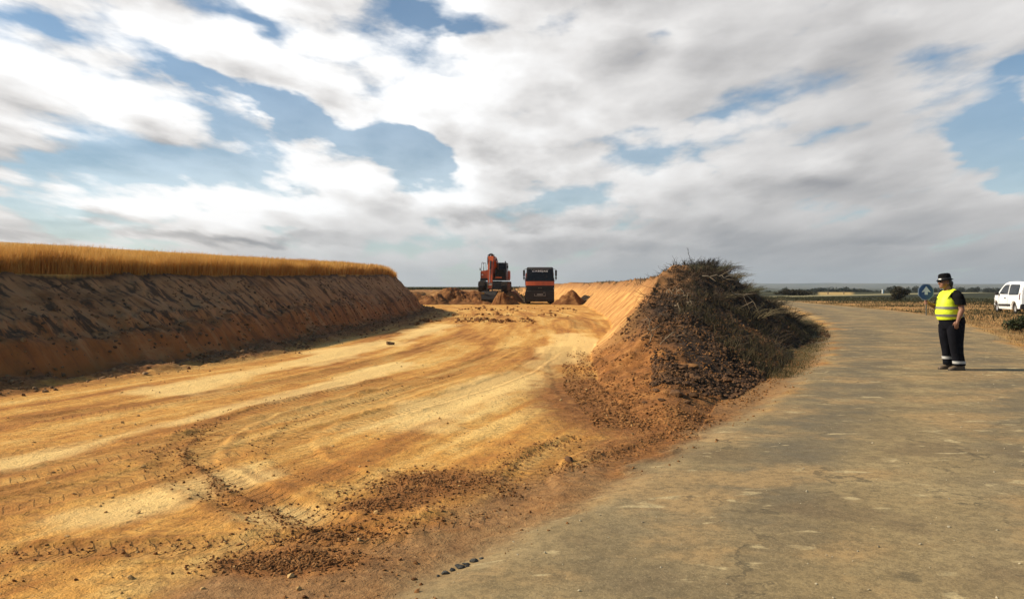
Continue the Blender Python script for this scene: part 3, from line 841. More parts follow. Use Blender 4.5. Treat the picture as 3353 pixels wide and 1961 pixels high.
# lumps of earth: a few deformed icospheres, merged into one scatter
def lump_shapes(n, sub, seed, amp=.45):
    out = []
    for i in range(n):
        bm = bmesh.new()
        bmesh.ops.create_icosphere(bm, subdivisions=sub, radius=1.0)
        v = np.array([q.co[:] for q in bm.verts]); fa = np.array([[q.index for q in fc.verts] for fc in bm.faces])
        bm.free()
        r = np.random.RandomState(seed + i)
        for _ in range(7):                                   # chipped flat sides
            dn = r.normal(size=3); dn /= np.linalg.norm(dn)
            lim = .45 + .4 * r.rand()
            dd = v @ dn
            v = v - np.outer(np.maximum(dd - lim, 0), dn) * .9
        v = v * (1 + amp * (r.rand(len(v), 1) - .5) * .6) * (np.array([1, .65 + .4 * r.rand(), .5 + .35 * r.rand()]))
        out.append((v, fa))
    return out
LUMPS = lump_shapes(8, 1, 40)

def lumps_mesh(x, y, size, rng, sink=.3, z=None):
    if z is None: z, _ = terrain(x, y)
    Vs = []; Fs = []; Rs = []; off = 0
    kind = rng.randint(0, len(LUMPS), len(x))
    for ki, (lv, lf) in enumerate(LUMPS):
        s = np.where(kind == ki)[0]
        if not len(s): continue
        a = rng.rand(len(s)) * 2 * np.pi; b = (rng.rand(len(s)) - .5) * 1.6
        ca, sa, cb, sb = np.cos(a), np.sin(a), np.cos(b), np.sin(b)
        X = lv[None, :, 0] * cb[:, None] + lv[None, :, 2] * sb[:, None]
        Z = -lv[None, :, 0] * sb[:, None] + lv[None, :, 2] * cb[:, None]
        Y = lv[None, :, 1]
        X, Y = X * ca[:, None] - Y * sa[:, None], X * sa[:, None] + Y * ca[:, None]
        V = np.stack([X, np.broadcast_to(Y, X.shape), Z], -1) * size[s][:, None, None]
        V = V + np.stack([x[s], y[s], z[s] + size[s] * (.5 - sink)], 1)[:, None, :]
        F = (lf[None] + (np.arange(len(s)) * len(lv))[:, None, None] + off).reshape(-1, 3)
        Vs.append(V.reshape(-1, 3)); Fs.append(F); Rs.append(np.repeat(rng.rand(len(s)), len(lv)))
        off += len(s) * len(lv)
    return np.concatenate(Vs), np.concatenate(Fs), np.concatenate(Rs)

def clod_mat(name, a, b, c3, sc=9.0):
    m, k = new_mat(name)
    tc = k.node('ShaderNodeTexCoord').outputs['Object']
    n = k.noise(tc, sc, 5, .65)
    c = k.mix(k.attr('rid'), a, b)
    c = k.mix(k.rng(n, .45, .65, 0, .6), c, c3)
    out_bsdf(k, c, .95, bump=k.noise(tc, 45, 4, .65), bump_s=.6, bump_d=.01, spec=.15)
    return m
M_RED = clod_mat('red_clod', (.10, .040, .013), (.26, .115, .036), (.36, .185, .068))
M_SAND = clod_mat('sand_clod', (.34, .19, .065), (.58, .37, .15), (.28, .14, .045))
M_DARK = clod_mat('dark_clod', (.024, .015, .010), (.135, .070, .034), (.18, .088, .036), 2.0)
M_GREY = clod_mat('grey_stone', (.30, .25, .17), (.50, .42, .28), (.22, .17, .11))

def scatter(name, n, fn, size, mat, label, cat, seed, sink=.3):
    rng = np.random.RandomState(seed)
    x, y, keep = fn(n, rng)
    x, y = x[keep], y[keep]
    s = size[0] * (size[1] / size[0]) ** (rng.rand(len(x)) ** 2.2)
    V, F, I = lumps_mesh(x, y, s, rng, sink)
    o = mesh_np(name, V, F, mat, {'rid': I}, smooth=False)
    tag(o, label, cat, kind='stuff')
    return o

def f_nose(n, rng):
    y = 7.6 + 10.5 * rng.rand(n); x = cut_foot(y) - .55 + (berm_toe(y) + .25 - cut_foot(y) + .8) * rng.rand(n)
    m = fbm(x * 1.2, y * 1.2, 3, 141)
    return x, y, ((m + .25 * rng.rand(n)) > .58) & (x < road_l(y) - .1 - .5 * rng.rand(n))
scatter('earth_crumbs', 22000, f_nose, (.005, .030), M_RED, "loose reddish crumbs of earth over the near end of the spoil heap", "earth", 51)

def f_far(n, rng):
    y = 10.5 + 24 * rng.rand(n) ** 1.3; u = rng.rand(n)
    x = crest(y) - .2 - .42 * np.exp(-((y - 16.8) / 2.0) ** 2) + .7 * sst(19, 23, y) + (berm_toe(y) + .3 - crest(y)) * u
    m = fbm(x * 1.0, y * 1.0, 3, 142)
    return x, y, (m + .3 * rng.rand(n)) > .55
scatter('dark_soil_crumbs', 36000, f_far, (.008, .052), M_DARK, "dark crumbling topsoil down the road side of the spoil heap", "earth", 52)

def f_front(n, rng):
    parts = []
    def g(cx, cy, sx, sy, m): return cx + sx * rng.normal(size=m), cy + sy * rng.normal(size=m)
    for cx, cy, sx, sy, m in ((-.62, 5.95, .26, .24, 2300), (-.94, 5.35, .18, .12, 900), (-1.23, 4.27, .20, .08, 2600), (-1.0, 4.72, .18, .10, 500), (.7, 7.3, .35, .18, 250), (-3.0, 4.0, .3, .12, 200)):
        parts.append(g(cx, cy, sx, sy, m))
    p = np.array(RIDGE); t = (1 - rng.rand(1900) ** 1.5) * (len(p) - 1); sg_ = .025 + .09 * fbm(t * 1.7, t * 0 + 2.0, 3, 147)
    keep_ = fbm(t * 2.3, t * 0 + 8.0, 3, 148) + .25 * rng.rand(1900) > .50; t = t[keep_]; sg_ = sg_[keep_]
    parts.append((np.interp(t, np.arange(len(p)), p[:, 0]) + rng.normal(size=len(t)) * sg_ + .02, np.interp(t, np.arange(len(p)), p[:, 1]) + rng.normal(size=len(t)) * sg_))
    for pts, hw, dep in TRACKS[:2] + TRACKS[5:8]:                       # crumbs pushed up beside the wheel tracks
        p = np.array(pts); t = rng.rand(int(1500 * dep)) * (len(p) - 1)
        xx = np.interp(t, np.arange(len(p)), p[:, 0]); yy = np.interp(t, np.arange(len(p)), p[:, 1])
        sg = -1 if rng.rand() < 2 else 1
        parts.append((xx + rng.normal(size=len(t)) * .09 - hw * 1.1, yy + rng.normal(size=len(t)) * .09))
    x = np.concatenate([a for a, b in parts]); y = np.concatenate([b for a, b in parts])
    return x, y, (y > 2) & (x < road_l(y) - .1)
scatter('gravelly_earth', 1, f_front, (.003, .017), M_RED, "gravelly red earth lying in patches on the sandy haul road", "earth", 53)

def f_shoulder(n, rng):
    y = 3.2 + 14 * rng.rand(n) ** 1.6; x = road_l(y) - .9 + 1.1 * rng.rand(n)
    return x, y, (fbm(x * 1.5, y * 1.5, 3, 143) + .2 * rng.rand(n)) > .55
scatter('shoulder_grit', 1100, f_shoulder, (.004, .022), M_RED, "brown grit along the edge of the old road", "grit", 54)

def f_sand(n, rng):
    y = 3.5 + 50 * rng.rand(n) ** 1.8; x = -9 + 12 * rng.rand(n)
    return x, y, (x > bank_foot(y) + .3) & (x < np.minimum(road_l(y) - .6, cut_foot(y)))
scatter('sand_pebbles', 2600, f_sand, (.005, .028), M_SAND, "small sandy pebbles strewn over the haul road", "pebbles", 55)

def f_roadgrit(n, rng):
    y = 3.3 + 22 * rng.rand(n) ** 1.8; u = rng.rand(n)
    x = road_l(y) + (road_r(y) - road_l(y)) * u
    return x, y, np.ones(n, bool)
scatter('road_grit', 900, f_roadgrit, (.003, .013), M_GREY, "pale grit and small dark stones on the worn old road", "grit", 56, sink=.2)

def f_foot(n, rng):
    y = 9 + 46 * rng.rand(n) ** 1.2; x = bank_foot(y) + .05 + .45 * rng.normal(size=n)
    return x, y, (fbm(x * .9, y * .9, 2, 144) + .3 * rng.rand(n)) > .55
scatter('foot_crumbs', 6000, f_foot, (.010, .075), clod_mat('foot_clod', (.12, .055, .022), (.26, .14, .06), (.40, .27, .14)), "brown crumbs of earth along the foot of the embankment", "earth", 57)

def f_bank(n, rng):
    y = 9 + 38 * rng.rand(n) ** 1.2; t = .15 + .8 * rng.rand(n)
    x = bank_foot(y) + (bank_top(y) - bank_foot(y)) * t
    return x, y, (fbm(x * 1.1, y * .8, 3, 145) + .25 * rng.rand(n) - .15 * sst(26, 46, y)) > .60
scatter('topsoil_clods', 6500, f_bank, (.010, .065), clod_mat('topsoil_clod', (.070, .044, .026), (.20, .115, .058), (.28, .15, .07)), "dark clods of topsoil hanging on the embankment slope", "earth", 58, sink=.45)

def f_rows(n, rng):
    parts = []
    for m, y0, x0, x1, sy in ((700, 35.0, -4.2, 1.0, 1.6), (300, 42, -3.5, 3.0, 1.6), (300, 52, -3.5, 4, 3.0)):
        parts.append((x0 + (x1 - x0) * rng.rand(m), y0 + sy * rng.normal(size=m)))
    x = np.concatenate([a for a, b in parts]); y = np.concatenate([b for a, b in parts])
    return x, y, (fbm(x * 1.1, y * .4, 2, 146) + .2 * rng.rand(len(x))) > .55
scatter('dropped_earth', 1, f_rows, (.02, .15), M_RED, "lumps of red earth dropped in rows across the haul road", "earth", 59)

# large clods in a row at the foot of the heap, each a thing
BIG = lump_shapes(6, 3, 90, .10)
def big_clod(name, x, y, s, mat, label, group, cat="clod", rz=None, flat=.75, sink=.30):
    v, f = BIG[RNG.randint(len(BIG))]
    v = v.copy()
    v += .10 * (np.stack([fbm(v[:, 0] * 2.5 + i * 7 + x, v[:, 1] * 2.5 + v[:, 2] * 1.7, 3, 100 + i) for i in range(3)], 1) - .5) * 2
    a = RNG.rand() * 6.28 if rz is None else rz
    V = np.stack([v[:, 0] * math.cos(a) - v[:, 1] * math.sin(a), v[:, 0] * math.sin(a) + v[:, 1] * math.cos(a), v[:, 2] * flat], 1) * s
    o = mesh_np(name, V, f, mat, {'rid': np.full(len(v), RNG.rand())}, smooth=False)
    o.location = (x, y, H(x, y) + s * flat * (.6 - sink))
    tag(o, label, cat, group)
    return o
for px, py, wpx in ((1790, 978, 30), (1762, 992, 22), (1735, 1000, 26), (1712, 985, 22), (1690, 1003, 30), (1668, 985, 22), (1655, 1015, 20), (1640, 996, 18),
                    (1745, 975, 24), (1815, 962, 28), (1836, 950, 20), (1700, 965, 18), (1720, 1016, 18), (1862, 935, 20), (1884, 918, 18), (1905, 898, 18), (1640, 970, 15), (1612, 1010, 15)):
    x, y = gp(px, py)
    big_clod('earth_clod', x - .1, y + .15, wpx * y / 1940 * .62, M_DARK, "dark lump of earth in the row at the spoil heap's foot beside the road", "earth clods at the foot of the spoil heap")
x, y = gp(1742, 950)
big_clod('pale_clod', x - .25, y + .2, .17, M_RED, "pale flat-topped slab of earth resting above the dark clods by the road", None, rz=.4, flat=.5)
x, y = gp(1400, 1140)
big_clod('dark_stone', x, y, .055, M_DARK, "single dark stone on the red soil between the two roads", None, "stone")
x, y = gp(960, 848)
big_clod('sand_lump', x, y, .14, clod_mat('lump', (.14, .085, .04), (.16, .10, .05), (.22, .13, .06)), "small brown lump alone in the middle of the sandy haul road", None, "clod")
for px, py, s in ((1130, 1408, .034), (1112, 1414, .020), (1096, 1420, .024), (1146, 1401, .022), (1166, 1395, .026), (1078, 1425, .014), (1184, 1388, .015), (1150, 1408, .013)):
    x, y = gp(px, py)
    big_clod('asphalt_chunk', x, y, s, clod_mat('asphalt', (.03, .03, .03), (.06, .058, .05), (.10, .09, .07)), "broken black asphalt lump at the crumbled near edge of the old road", "asphalt lumps at the road edge", "asphalt lump")

# ------------------------------------------------------------------ grass
def grass(name, n, fn, hr, w, mat, label, seed, lean=.7, clump=7, spread=.10):
    rng = np.random.RandomState(seed)
    x, y, keep = fn(n, rng)
    x, y = x[keep], y[keep]
    x = np.repeat(x, clump) + rng.normal(size=len(x) * clump) * spread
    y = np.repeat(y, clump) + rng.normal(size=len(y) * clump) * spread
    z, _ = terrain(x, y, False)
    h = hr[0] + (hr[1] - hr[0]) * rng.rand(len(x)) ** 1.5
    ww = w * (.6 + .8 * rng.rand(len(x))) * np.maximum(1, y / 22)
    V, F, T, I = blades(np.stack([x, y, z - .02], 1), h, ww, lean, rng)
    o = mesh_np(name, V, F, mat, {'tip': T, 'rid': I}, smooth=False)
    tag(o, label, "grass", kind='stuff')
    return o
G_DRY = blade_mat('dry_grass', (.16, .10, .04), (.36, .24, .10), (.46, .32, .15))
G_OLIVE = blade_mat('olive_grass', (.045, .042, .016), (.13, .105, .04), (.24, .17, .07))
G_DARK = blade_mat('dark_weeds', (.022, .022, .010), (.055, .055, .022), (.11, .085, .035))
def f_strip(n, rng):
    y = 13 + 34 * rng.rand(n) ** 1.2; x = berm_toe(y) + (road_l(y) - berm_toe(y)) * (.05 + .85 * rng.rand(n))
    return x, y, (x > berm_toe(y)) & ((fbm(x * .9, y * .5, 3, 151) + .3 * rng.rand(n)) > .52)
grass('verge_grass', 2600, f_strip, (.02, .085), .010, G_OLIVE, "low olive grass in the strip between the spoil heap and the old road", 61)
def f_right(n, rng):
    y = 17 + 60 * rng.rand(n) ** 1.3; x = road_r(y) + .15 + 9 * rng.rand(n) ** 1.4
    return x, y, (fbm(x * .45, y * .35, 3, 152) + .3 * rng.rand(n)) > .62
grass('roadside_grass', 9500, f_right, (.03, .17), .012, G_DRY, "dry yellowish grass on the far verge of the old road", 62, spread=.22, lean=1.1, clump=4)
def f_right2(n, rng):
    y = 20 + 95 * rng.rand(n) ** 1.0; x = road_r(y) + 1.0 + 26 * rng.rand(n) ** 1.2
    band = np.exp(-((y - 60) / 30) ** 2)
    return x, y, (fbm(x * .25, y * .25, 3, 153) + .25 * rng.rand(n)) > .60
grass('roadside_weeds', 15000, f_right2, (.05, .26), .02, G_DARK, "dark low weeds growing beyond the far verge of the old road", 63, clump=4, spread=.32)
def f_plateau(n, rng):
    y = 28 + 60 * rng.rand(n); x = crest(y) + (crest_r(y) - crest(y)) * rng.rand(n) - .2
    return x, y, (fbm(x * .4, y * .3, 3, 154) + .3 * rng.rand(n)) > .62
grass('crest_grass', 900, f_plateau, (.05, .22), .012, G_OLIVE, "sparse grass along the top of the cut bank", 64)
def f_benchg(n, rng):
    y = 100 + 120 * rng.rand(n); x = -34 + 36 * rng.rand(n)
    return x, y, (x > bank_foot(y)) 
grass('far_grass', 2500, f_benchg, (.1, .4), .03, G_DARK, "dark low crop on the level ground beyond the dug bench", 65, spread=.3)
# ------------------------------------------------------------------ dead brush on the spoil heap
def twig_mat(name, a, b):
    m, k = new_mat(name)
    c = k.mix(k.attr('rid'), a, b)
    out_bsdf(k, c, .85, spec=.2)
    return m
M_TWIG = twig_mat('dead_twig', (.014, .010, .007), (.050, .034, .020))
M_STRAW = twig_mat('straw_stem', (.06, .050, .026), (.22, .165, .085))
M_GREYGREEN = twig_mat('grey_green_stem', (.045, .045, .026), (.15, .135, .075))
M_PALE = twig_mat('bleached_wood', (.22, .16, .10), (.38, .29, .19))

def stems_mesh(paths, radii):
    """paths (n, s, 3), radii (n, s): three-sided tubes"""
    n, s, _ = paths.shape
    d = np.gradient(paths, axis=1)
    d /= np.linalg.norm(d, axis=2, keepdims=True) + 1e-9
    ref = np.where(np.abs(d[..., 2:3]) < .9, np.array([0, 0, 1.0]), np.array([1.0, 0, 0]))
    u = np.cross(d, ref); u /= np.linalg.norm(u, axis=2, keepdims=True) + 1e-9
    w = np.cross(d, u)
    ring = [paths + (u * math.cos(2.0944 * q) + w * math.sin(2.0944 * q)) * radii[..., None] for q in range(3)]
    V = np.stack(ring, 2)                                   # n,s,3,3
    base = (np.arange(n) * s * 3)[:, None, None] + (np.arange(s - 1) * 3)[None, :, None]
    F = []
    for q in range(3):
        q2 = (q + 1) % 3
        F.append(np.stack([base[..., 0] + q, base[..., 0] + q2, base[..., 0] + 3 + q2, base[..., 0] + 3 + q], -1).reshape(-1, 4))
    return V.reshape(-1, 3), np.concatenate(F)

def shrub_mesh(seed, n, height, spread, r0, side=4, lean=(0, 0), wild=.15, droop=0.0, base=.25):
    rng = np.random.RandomState(seed)
    a = rng.rand(n) * 2 * np.pi; rr = base * np.sqrt(rng.rand(n))
    root = np.stack([np.cos(a) * rr, np.sin(a) * rr, np.zeros(n)], 1)
    h = height * (.45 + .6 * rng.rand(n))
    out = np.stack([np.cos(a), np.sin(a), np.zeros(n)], 1) * (spread * (.2 + .9 * rng.rand(n)))[:, None] + np.array([lean[0], lean[1], 0])
    s = 7
    t = np.linspace(0, 1, s)
    P = root[:, None, :] + out[:, None, :] * (t ** 1.4)[None, :, None] + np.array([0, 0, 1.0]) * (h[:, None] * (t - droop * t ** 3)[None, :])[..., None]
    P = P + np.cumsum(rng.normal(size=(n, s, 3)) * wild * height / s, 1) * t[None, :, None]
    rad = r0 * (1 - .8 * t)[None, :] * (.6 + .8 * rng.rand(n))[:, None]
    Vs, Fs = stems_mesh(P, rad); I = np.repeat(rng.rand(n), s * 3)
    # side twigs
    m = n * side
    st = np.repeat(np.arange(n), side); k0 = rng.randint(2, s - 1, m)
    p0 = P[st, k0]; dr = rng.normal(size=(m, 3)); dr[:, 2] = np.abs(dr[:, 2]) * .9 + .25
    dr /= np.linalg.norm(dr, axis=1, keepdims=True)
    L = h[st] * (.10 + .25 * rng.rand(m))
    t4 = np.linspace(0, 1, 4)
    Q = p0[:, None, :] + dr[:, None, :] * (L[:, None] * t4[None])[..., None] + np.array([0, 0, .12]) * (L[:, None] * t4[None] ** 2)[..., None]
    Q = Q + rng.normal(size=Q.shape) * (L * .06)[:, None, None] * t4[None, :, None]
    V2, F2 = stems_mesh(Q, r0 * .5 * (1 - .7 * t4)[None, :] * np.ones((m, 1)))
    V = np.concatenate([Vs, V2]); F = np.concatenate([Fs, F2 + len(Vs)])
    return V, F, np.concatenate([I, np.repeat(rng.rand(m), 12)])

def shrub(name, x, y, seed, n, height, spread, r0, mat, label, group, cat="shrub", dz=-.05, **kw):
    V, F, I = shrub_mesh(seed, n, height, spread, r0, **kw)
    o = mesh_np(name, V, F, mat, {'rid': I}, smooth=False)
    o.location = (x, y, H(x, y) + dz)
    tag(o, label, cat, group)
    return o
def hp(px, dist):
    return (px - 1260) / 1940.0 * dist
TALL = "tall uprooted shrub of thin dry stems standing on top of the spoil heap"
TALLG = "dry shrubs on top of the spoil heap"
for i, (px, dist, h, n, sp) in enumerate(((1712, 26.5, .42, 80, .26), (1738, 27.5, .52, 120, .28), (1764, 28.5, .70, 90, .30), (1792, 29, .50, 120, .34), (1818, 29.5, .42, 120, .36), (1842, 30, .36, 100, .36), (1725, 29.5, .46, 90, .3), (1780, 31, .56, 80, .34))):
    shrub('dry_shrub', hp(px, dist), dist, 200 + i, n, h * .82, sp, .010 if i < 2 else .0075, M_TWIG if i < 2 else (M_GREYGREEN if i % 2 else M_STRAW), TALL, TALLG, side=5, lean=(.05 + .10 * RNG.rand(), 0), base=.35)
SIDE = "dark tangled dead bush lying on the road side of the spoil heap"
SIDEG = "dead bushes dumped along the spoil heap"
for i in range(20):
    y = 19.5 + 14 * ((i * .618) % 1.0)
    u = .18 + .80 * ((i * .414 + .2) % 1.0)
    x = crest(y) + .2 + (berm_toe(y) - crest(y)) * u * .95
    shrub('dead_bush', float(x), y, 300 + i, 60, .22 + .22 * RNG.rand(), .45 + .25 * RNG.rand(), .008, (M_TWIG, M_STRAW, M_TWIG, M_GREYGREEN)[i % 4], SIDE, SIDEG, "bush", side=5, wild=.35, droop=.35, base=.45, lean=(.15, -.05))
END = "dark shrub at the far road-side end of the spoil heap"
for i, (px, dist, h) in enumerate(((1862, 32, .50), (1886, 33, .42), (1912, 34, .40), (1936, 34.5, .45), (1953, 32, .40), (1880, 36, .55), (1905, 38, .5))):
    shrub('dark_shrub', hp(px, dist), dist, 400 + i, 130, h * .72, .36, .009, M_GREYGREEN if px % 2 else M_TWIG, END, "dark shrubs at the end of the spoil heap", side=6, wild=.25, droop=.15, base=.5)
# pale dead roots and branches, each lying free
def branch(name, pts, r, mat, label, cat="branch", twigs=5, seed=0, group=None):
    rng = np.random.RandomState(seed)
    P = np.array(pts, dtype=float)
    t = np.linspace(0, 1, 9); src = np.linspace(0, 1, len(P))
    Q = np.stack([np.interp(t, src, P[:, i]) for i in range(3)], 1)
    Q[1:-1] += rng.normal(size=(7, 3)) * r * .9
    V, F = stems_mesh(Q[None], (r * (1 - .7 * t))[None]); I = np.full(len(V), rng.rand())
    ax = Q[-1] - Q[0]; L = np.linalg.norm(ax)
    k0 = rng.randint(2, 8, twigs); dr = rng.normal(size=(twigs, 3)) * .6 + ax / L
    t4 = np.linspace(0, 1, 4)
    T = Q[k0][:, None, :] + dr[:, None, :] * (t4[None, :, None]) * L * (.12 + .22 * rng.rand(twigs))[:, None, None]
    V2, F2 = stems_mesh(T, np.ones((twigs, 1)) * r * .4 * (1 - .7 * t4)[None])
    V = np.concatenate([V, V2]); F = np.concatenate([F, F2 + 27]); I = np.concatenate([I, np.full(len(V2), .5)])
    c = V.mean(0)
    o = mesh_np(name, V - c, F, mat, {'rid': I}, smooth=True)
    o.location = c
    tag(o, label, cat, group)
    return o
def on_heap(px, dist, up=.1):
    x = hp(px, dist)
    return (x, dist, H(x, dist) + up)
branch('dead_branch', [on_heap(1728, 20.5, .45), on_heap(1770, 20.4, .62), on_heap(1796, 20.3, .62)], .022, M_PALE, "long pale straight branch lying across the dark brush of the heap", seed=1)
branch('dead_branch', [on_heap(1800, 19.5, .45), on_heap(1838, 19.5, .55), on_heap(1872, 19.6, .42)], .020, M_PALE, "pale bent branch sticking out of the brush nearer the old road", seed=2)
branch('bare_stick', [on_heap(1708, 25.5, 0), on_heap(1698, 25.3, .38), on_heap(1690, 25.2, .75)], .016, M_TWIG, "bare stick slanting up against the sky at the heap's peak", seed=3, twigs=3)
branch('root', [on_heap(1595, 14.8, .05), on_heap(1602, 14.7, .22), on_heap(1590, 14.6, .40)], .020, M_PALE, "pale forked root sticking up from the dark clods on the heap's crest", "root", seed=4, twigs=7)
branch('root', [on_heap(1600, 14.2, .0), on_heap(1606, 14.1, .14), on_heap(1604, 14.0, .30)], .018, M_PALE, "shorter pale root standing just below the forked one on the heap", "root", seed=5, twigs=6)
branch('root', [on_heap(1625, 13.2, .05), on_heap(1650, 13.1, .22), on_heap(1668, 13.1, .16)], .012, M_PALE, "thin curled root above the dark hollow of the heap", "root", seed=6, twigs=6)
branch('root', [on_heap(1660, 25.6, .02), on_heap(1672, 25.4, .12), on_heap(1688, 25.2, .05)], .022, M_TWIG, "dark root arching over the sandy peak of the heap", "root", seed=7, twigs=6)
for i, (px, dist) in enumerate(((1640, 18.5), (1655, 19), (1668, 19.4), (1682, 18.6), (1660, 16.8), (1690, 17.4))):
    a = on_heap(px, dist, .12); b = on_heap(px + 14, dist - .15, .02)
    branch('splinter', [a, ((a[0] + b[0]) / 2, a[1] - .1, (a[2] + b[2]) / 2 + .12), b], .014, M_PALE, "short pale splinter of root lying in the dark brush", "splinter", seed=20 + i, twigs=4, group="root splinters in the brush")

def brushwood():
    rng = np.random.RandomState(77)
    n = 7000
    y = 14 + 21 * rng.rand(n) ** .8
    u = rng.rand(n) ** .9
    x = crest(y) - .1 + (berm_toe(y) - crest(y)) * u
    kp = (fbm(x * .8, y * .8, 3, 161) + .35 * rng.rand(n)) > .55
    x, y = x[kp], y[kp]; n = len(x)
    z, _ = terrain(x, y, False)
    dr = rng.normal(size=(n, 3)); dr[:, 2] = np.abs(dr[:, 2]) * .45
    dr /= np.linalg.norm(dr, axis=1, keepdims=True)
    L = .12 + .40 * rng.rand(n) ** 2
    t = np.linspace(0, 1, 5)
    P = np.stack([x, y, z - .02], 1)[:, None, :] + dr[:, None, :] * (L[:, None] * t[None])[..., None]
    P += np.cumsum(rng.normal(size=P.shape) * .02, 1)
    V, F = stems_mesh(P, (.006 * (1 - .6 * t))[None] * (.6 + .9 * rng.rand(n))[:, None])
    o = mesh_np('brushwood', V, F, twig_mat('brush_twig', (.014, .010, .007), (.11, .075, .045)), {'rid': np.repeat(rng.rand(n) ** 2, 15)}, smooth=False)
    tag(o, "tangle of dead twigs and roots over the road side of the heap", "brushwood", kind='stuff')
brushwood()
def f_heapgrass(n, rng):
    y = 13 + 20 * rng.rand(n); x = crest(y) + .3 + (berm_toe(y) - crest(y)) * (.1 + .85 * rng.rand(n))
    return x, y, (fbm(x * .6, y * .5, 3, 155) + .25 * rng.rand(n)) > .64
grass('heap_grass', 2200, f_heapgrass, (.08, .30), .010, blade_mat('heap_grass', (.025, .022, .010), (.085, .066, .028), (.20, .145, .07)), "withered tufts of grass among the brush on the heap", 66, lean=1.2)

# ------------------------------------------------------------------ stakes, posts
M_WOOD = simple('stake_wood', (.10, .075, .05), .8, scale=20)
def stake(name, x, y, h, r, label, cat="stake", group=None, mat=None):
    bm = bmesh.new()
    cyl(bm, (0, 0, -.2), (0, 0, h - .04), r, r * .95, 8)
    cyl(bm, (0, 0, h - .04), (0, 0, h), r * .95, r * .35, 8)
    o = from_bm(name, bm, mat or M_WOOD)
    o.location = (x, y, H(x, y))
    tag(o, label, cat, group)
stake('marker_stake', hp(1576, 39), 39, .30, .018, "taller thin survey stake on the bank top, nearer the brushy peak")
stake('marker_stake', hp(1500, 62), 62, .28, .018, "shorter survey stake on the bank top, nearer the truck")
x, y = gp(2038, 724.5); stake('field_post', x, y, .68, .11, "dark post in the yellow stubble, left one of two", "post")
x, y = gp(2077, 724.3); stake('field_post', x, y, .66, .10, "dark post in the yellow stubble, right one of two", "post")
x, y = gp(2173, 722.5)
bm = bmesh.new(); bx(bm, (0, 0, .40), (.36, .25, .9), None, .05); bx(bm, (0, 0, .90), (.44, .33, .12), None, .03)
o = from_bm('marker_stone', bm, simple('white_paint', (.78, .76, .70), .6, scale=4)); o.location = (x, y, H(x, y))
tag(o, "small bright white marker stone beside the distant pale track", "marker stone")
# ------------------------------------------------------------------ far trees, hedge, bush
def crown_np(rng, rx, ry, rz, n, leaf, lobes=7):
    """leaf-clump quads spread through a lumpy crown, denser towards its outside"""
    c = np.stack([(rng.rand(lobes) - .5) * 1.3 * rx, (rng.rand(lobes) - .5) * 1.3 * ry, (rng.rand(lobes) - .4) * 1.1 * rz], 1)
    c[0] = 0
    w = .42 + .3 * rng.rand(lobes)
    pick = rng.randint(0, lobes, n)
    dirs = rng.normal(size=(n, 3)); dirs /= np.linalg.norm(dirs, axis=1, keepdims=True)
    rad = (rng.rand(n) ** .45)
    P = c[pick] + dirs * rad[:, None] * np.array([rx, ry, rz]) * w[pick][:, None]
    a = rng.normal(size=(n, 3)); a /= np.linalg.norm(a, axis=1, keepdims=True)
    b = np.cross(a, rng.normal(size=(n, 3))); b /= np.linalg.norm(b, axis=1, keepdims=True)
    s = leaf * (.5 + rng.rand(n))[:, None]
    V = np.stack([P - a * s, P + b * s * .6, P + a * s, P - b * s * .6], 1).reshape(-1, 3)
    return V, np.arange(n * 4).reshape(n, 4), np.repeat(rng.rand(n), 4)
def leaf_mat(name, a, b):
    m, k = new_mat(name)
    c = k.mix(k.attr('rid'), a, b)
    out_bsdf(k, c, .7, spec=.25, trans=.2)
    return m
M_LEAF = leaf_mat('far_leaf', (.012, .016, .009), (.040, .046, .022))
M_BUSH = leaf_mat('bush_leaf', (.016, .015, .008), (.055, .045, .022))
M_BARK = simple('bark', (.05, .038, .028), .9, scale=8)
def make_tree(seed, h, w):
    rng = np.random.RandomState(seed)
    root = empty('tree')
    bm = bmesh.new()
    tube(bm, [(0, 0, -.3), (.05, 0, h * .25), (-.04, .05, h * .5), (.02, 0, h * .78)], [h * .035, h * .028, h * .02, h * .006], 8)
    for i in range(5):
        a = i * 1.26 + rng.rand(); z0 = h * (.28 + .08 * i)
        tube(bm, [(0, 0, z0), (math.cos(a) * w * .22, math.sin(a) * w * .22, z0 + h * .14), (math.cos(a) * w * .36, math.sin(a) * w * .36, z0 + h * .26)], [h * .014, h * .009, h * .003], 6)
    from_bm('trunk', bm, M_BARK, root, True)
    V, F, I = crown_np(rng, w * .5, w * .5, h * .42, 900, h * .045)
    V[:, 2] += h * .56
    mesh_np('crown', V, F, M_LEAF, {'rid': I}, smooth=False, parent=root)
    return root
protos = [make_tree(500 + i, 6.0, 5.0 + .8 * i) for i in range(4)]
used = set()
def put_tree(px, dist, top_y, wscale, label, group, proto=None):
    i = RNG.randint(4) if proto is None else proto
    if i in used: o = copy_tree(protos[i])
    else: o = protos[i]; used.add(i)
    x = hp(px, dist); z = H(x, dist)
    h = max(1.2, EYE + (706 - top_y) / 1940 * dist - z)
    s = h / 6.0
    o.location = (x, dist, z); o.scale = (s * wscale, s * wscale, s); o.rotation_euler = (0, 0, RNG.rand() * 6.28)
    tag(o, label, "tree", group)
rr = np.random.RandomState(8)
L1 = "dark distant tree in the taller clump along the horizon beside the blue sign"
L2 = "dark distant tree in the broken row along the horizon between flagger and van"
L3 = "dark distant tree in the low long row behind the yellow stubble"
L4 = "dark distant tree in the sparse low row near the white marker stone"
for px in np.linspace(2192, 2330, 13): put_tree(px + rr.normal() * 3, 420 + 30 * rr.rand(), 705 + 5 * rr.rand() + (2 if px > 2262 else -1), 1.0, L1, "trees along the horizon by the sign")
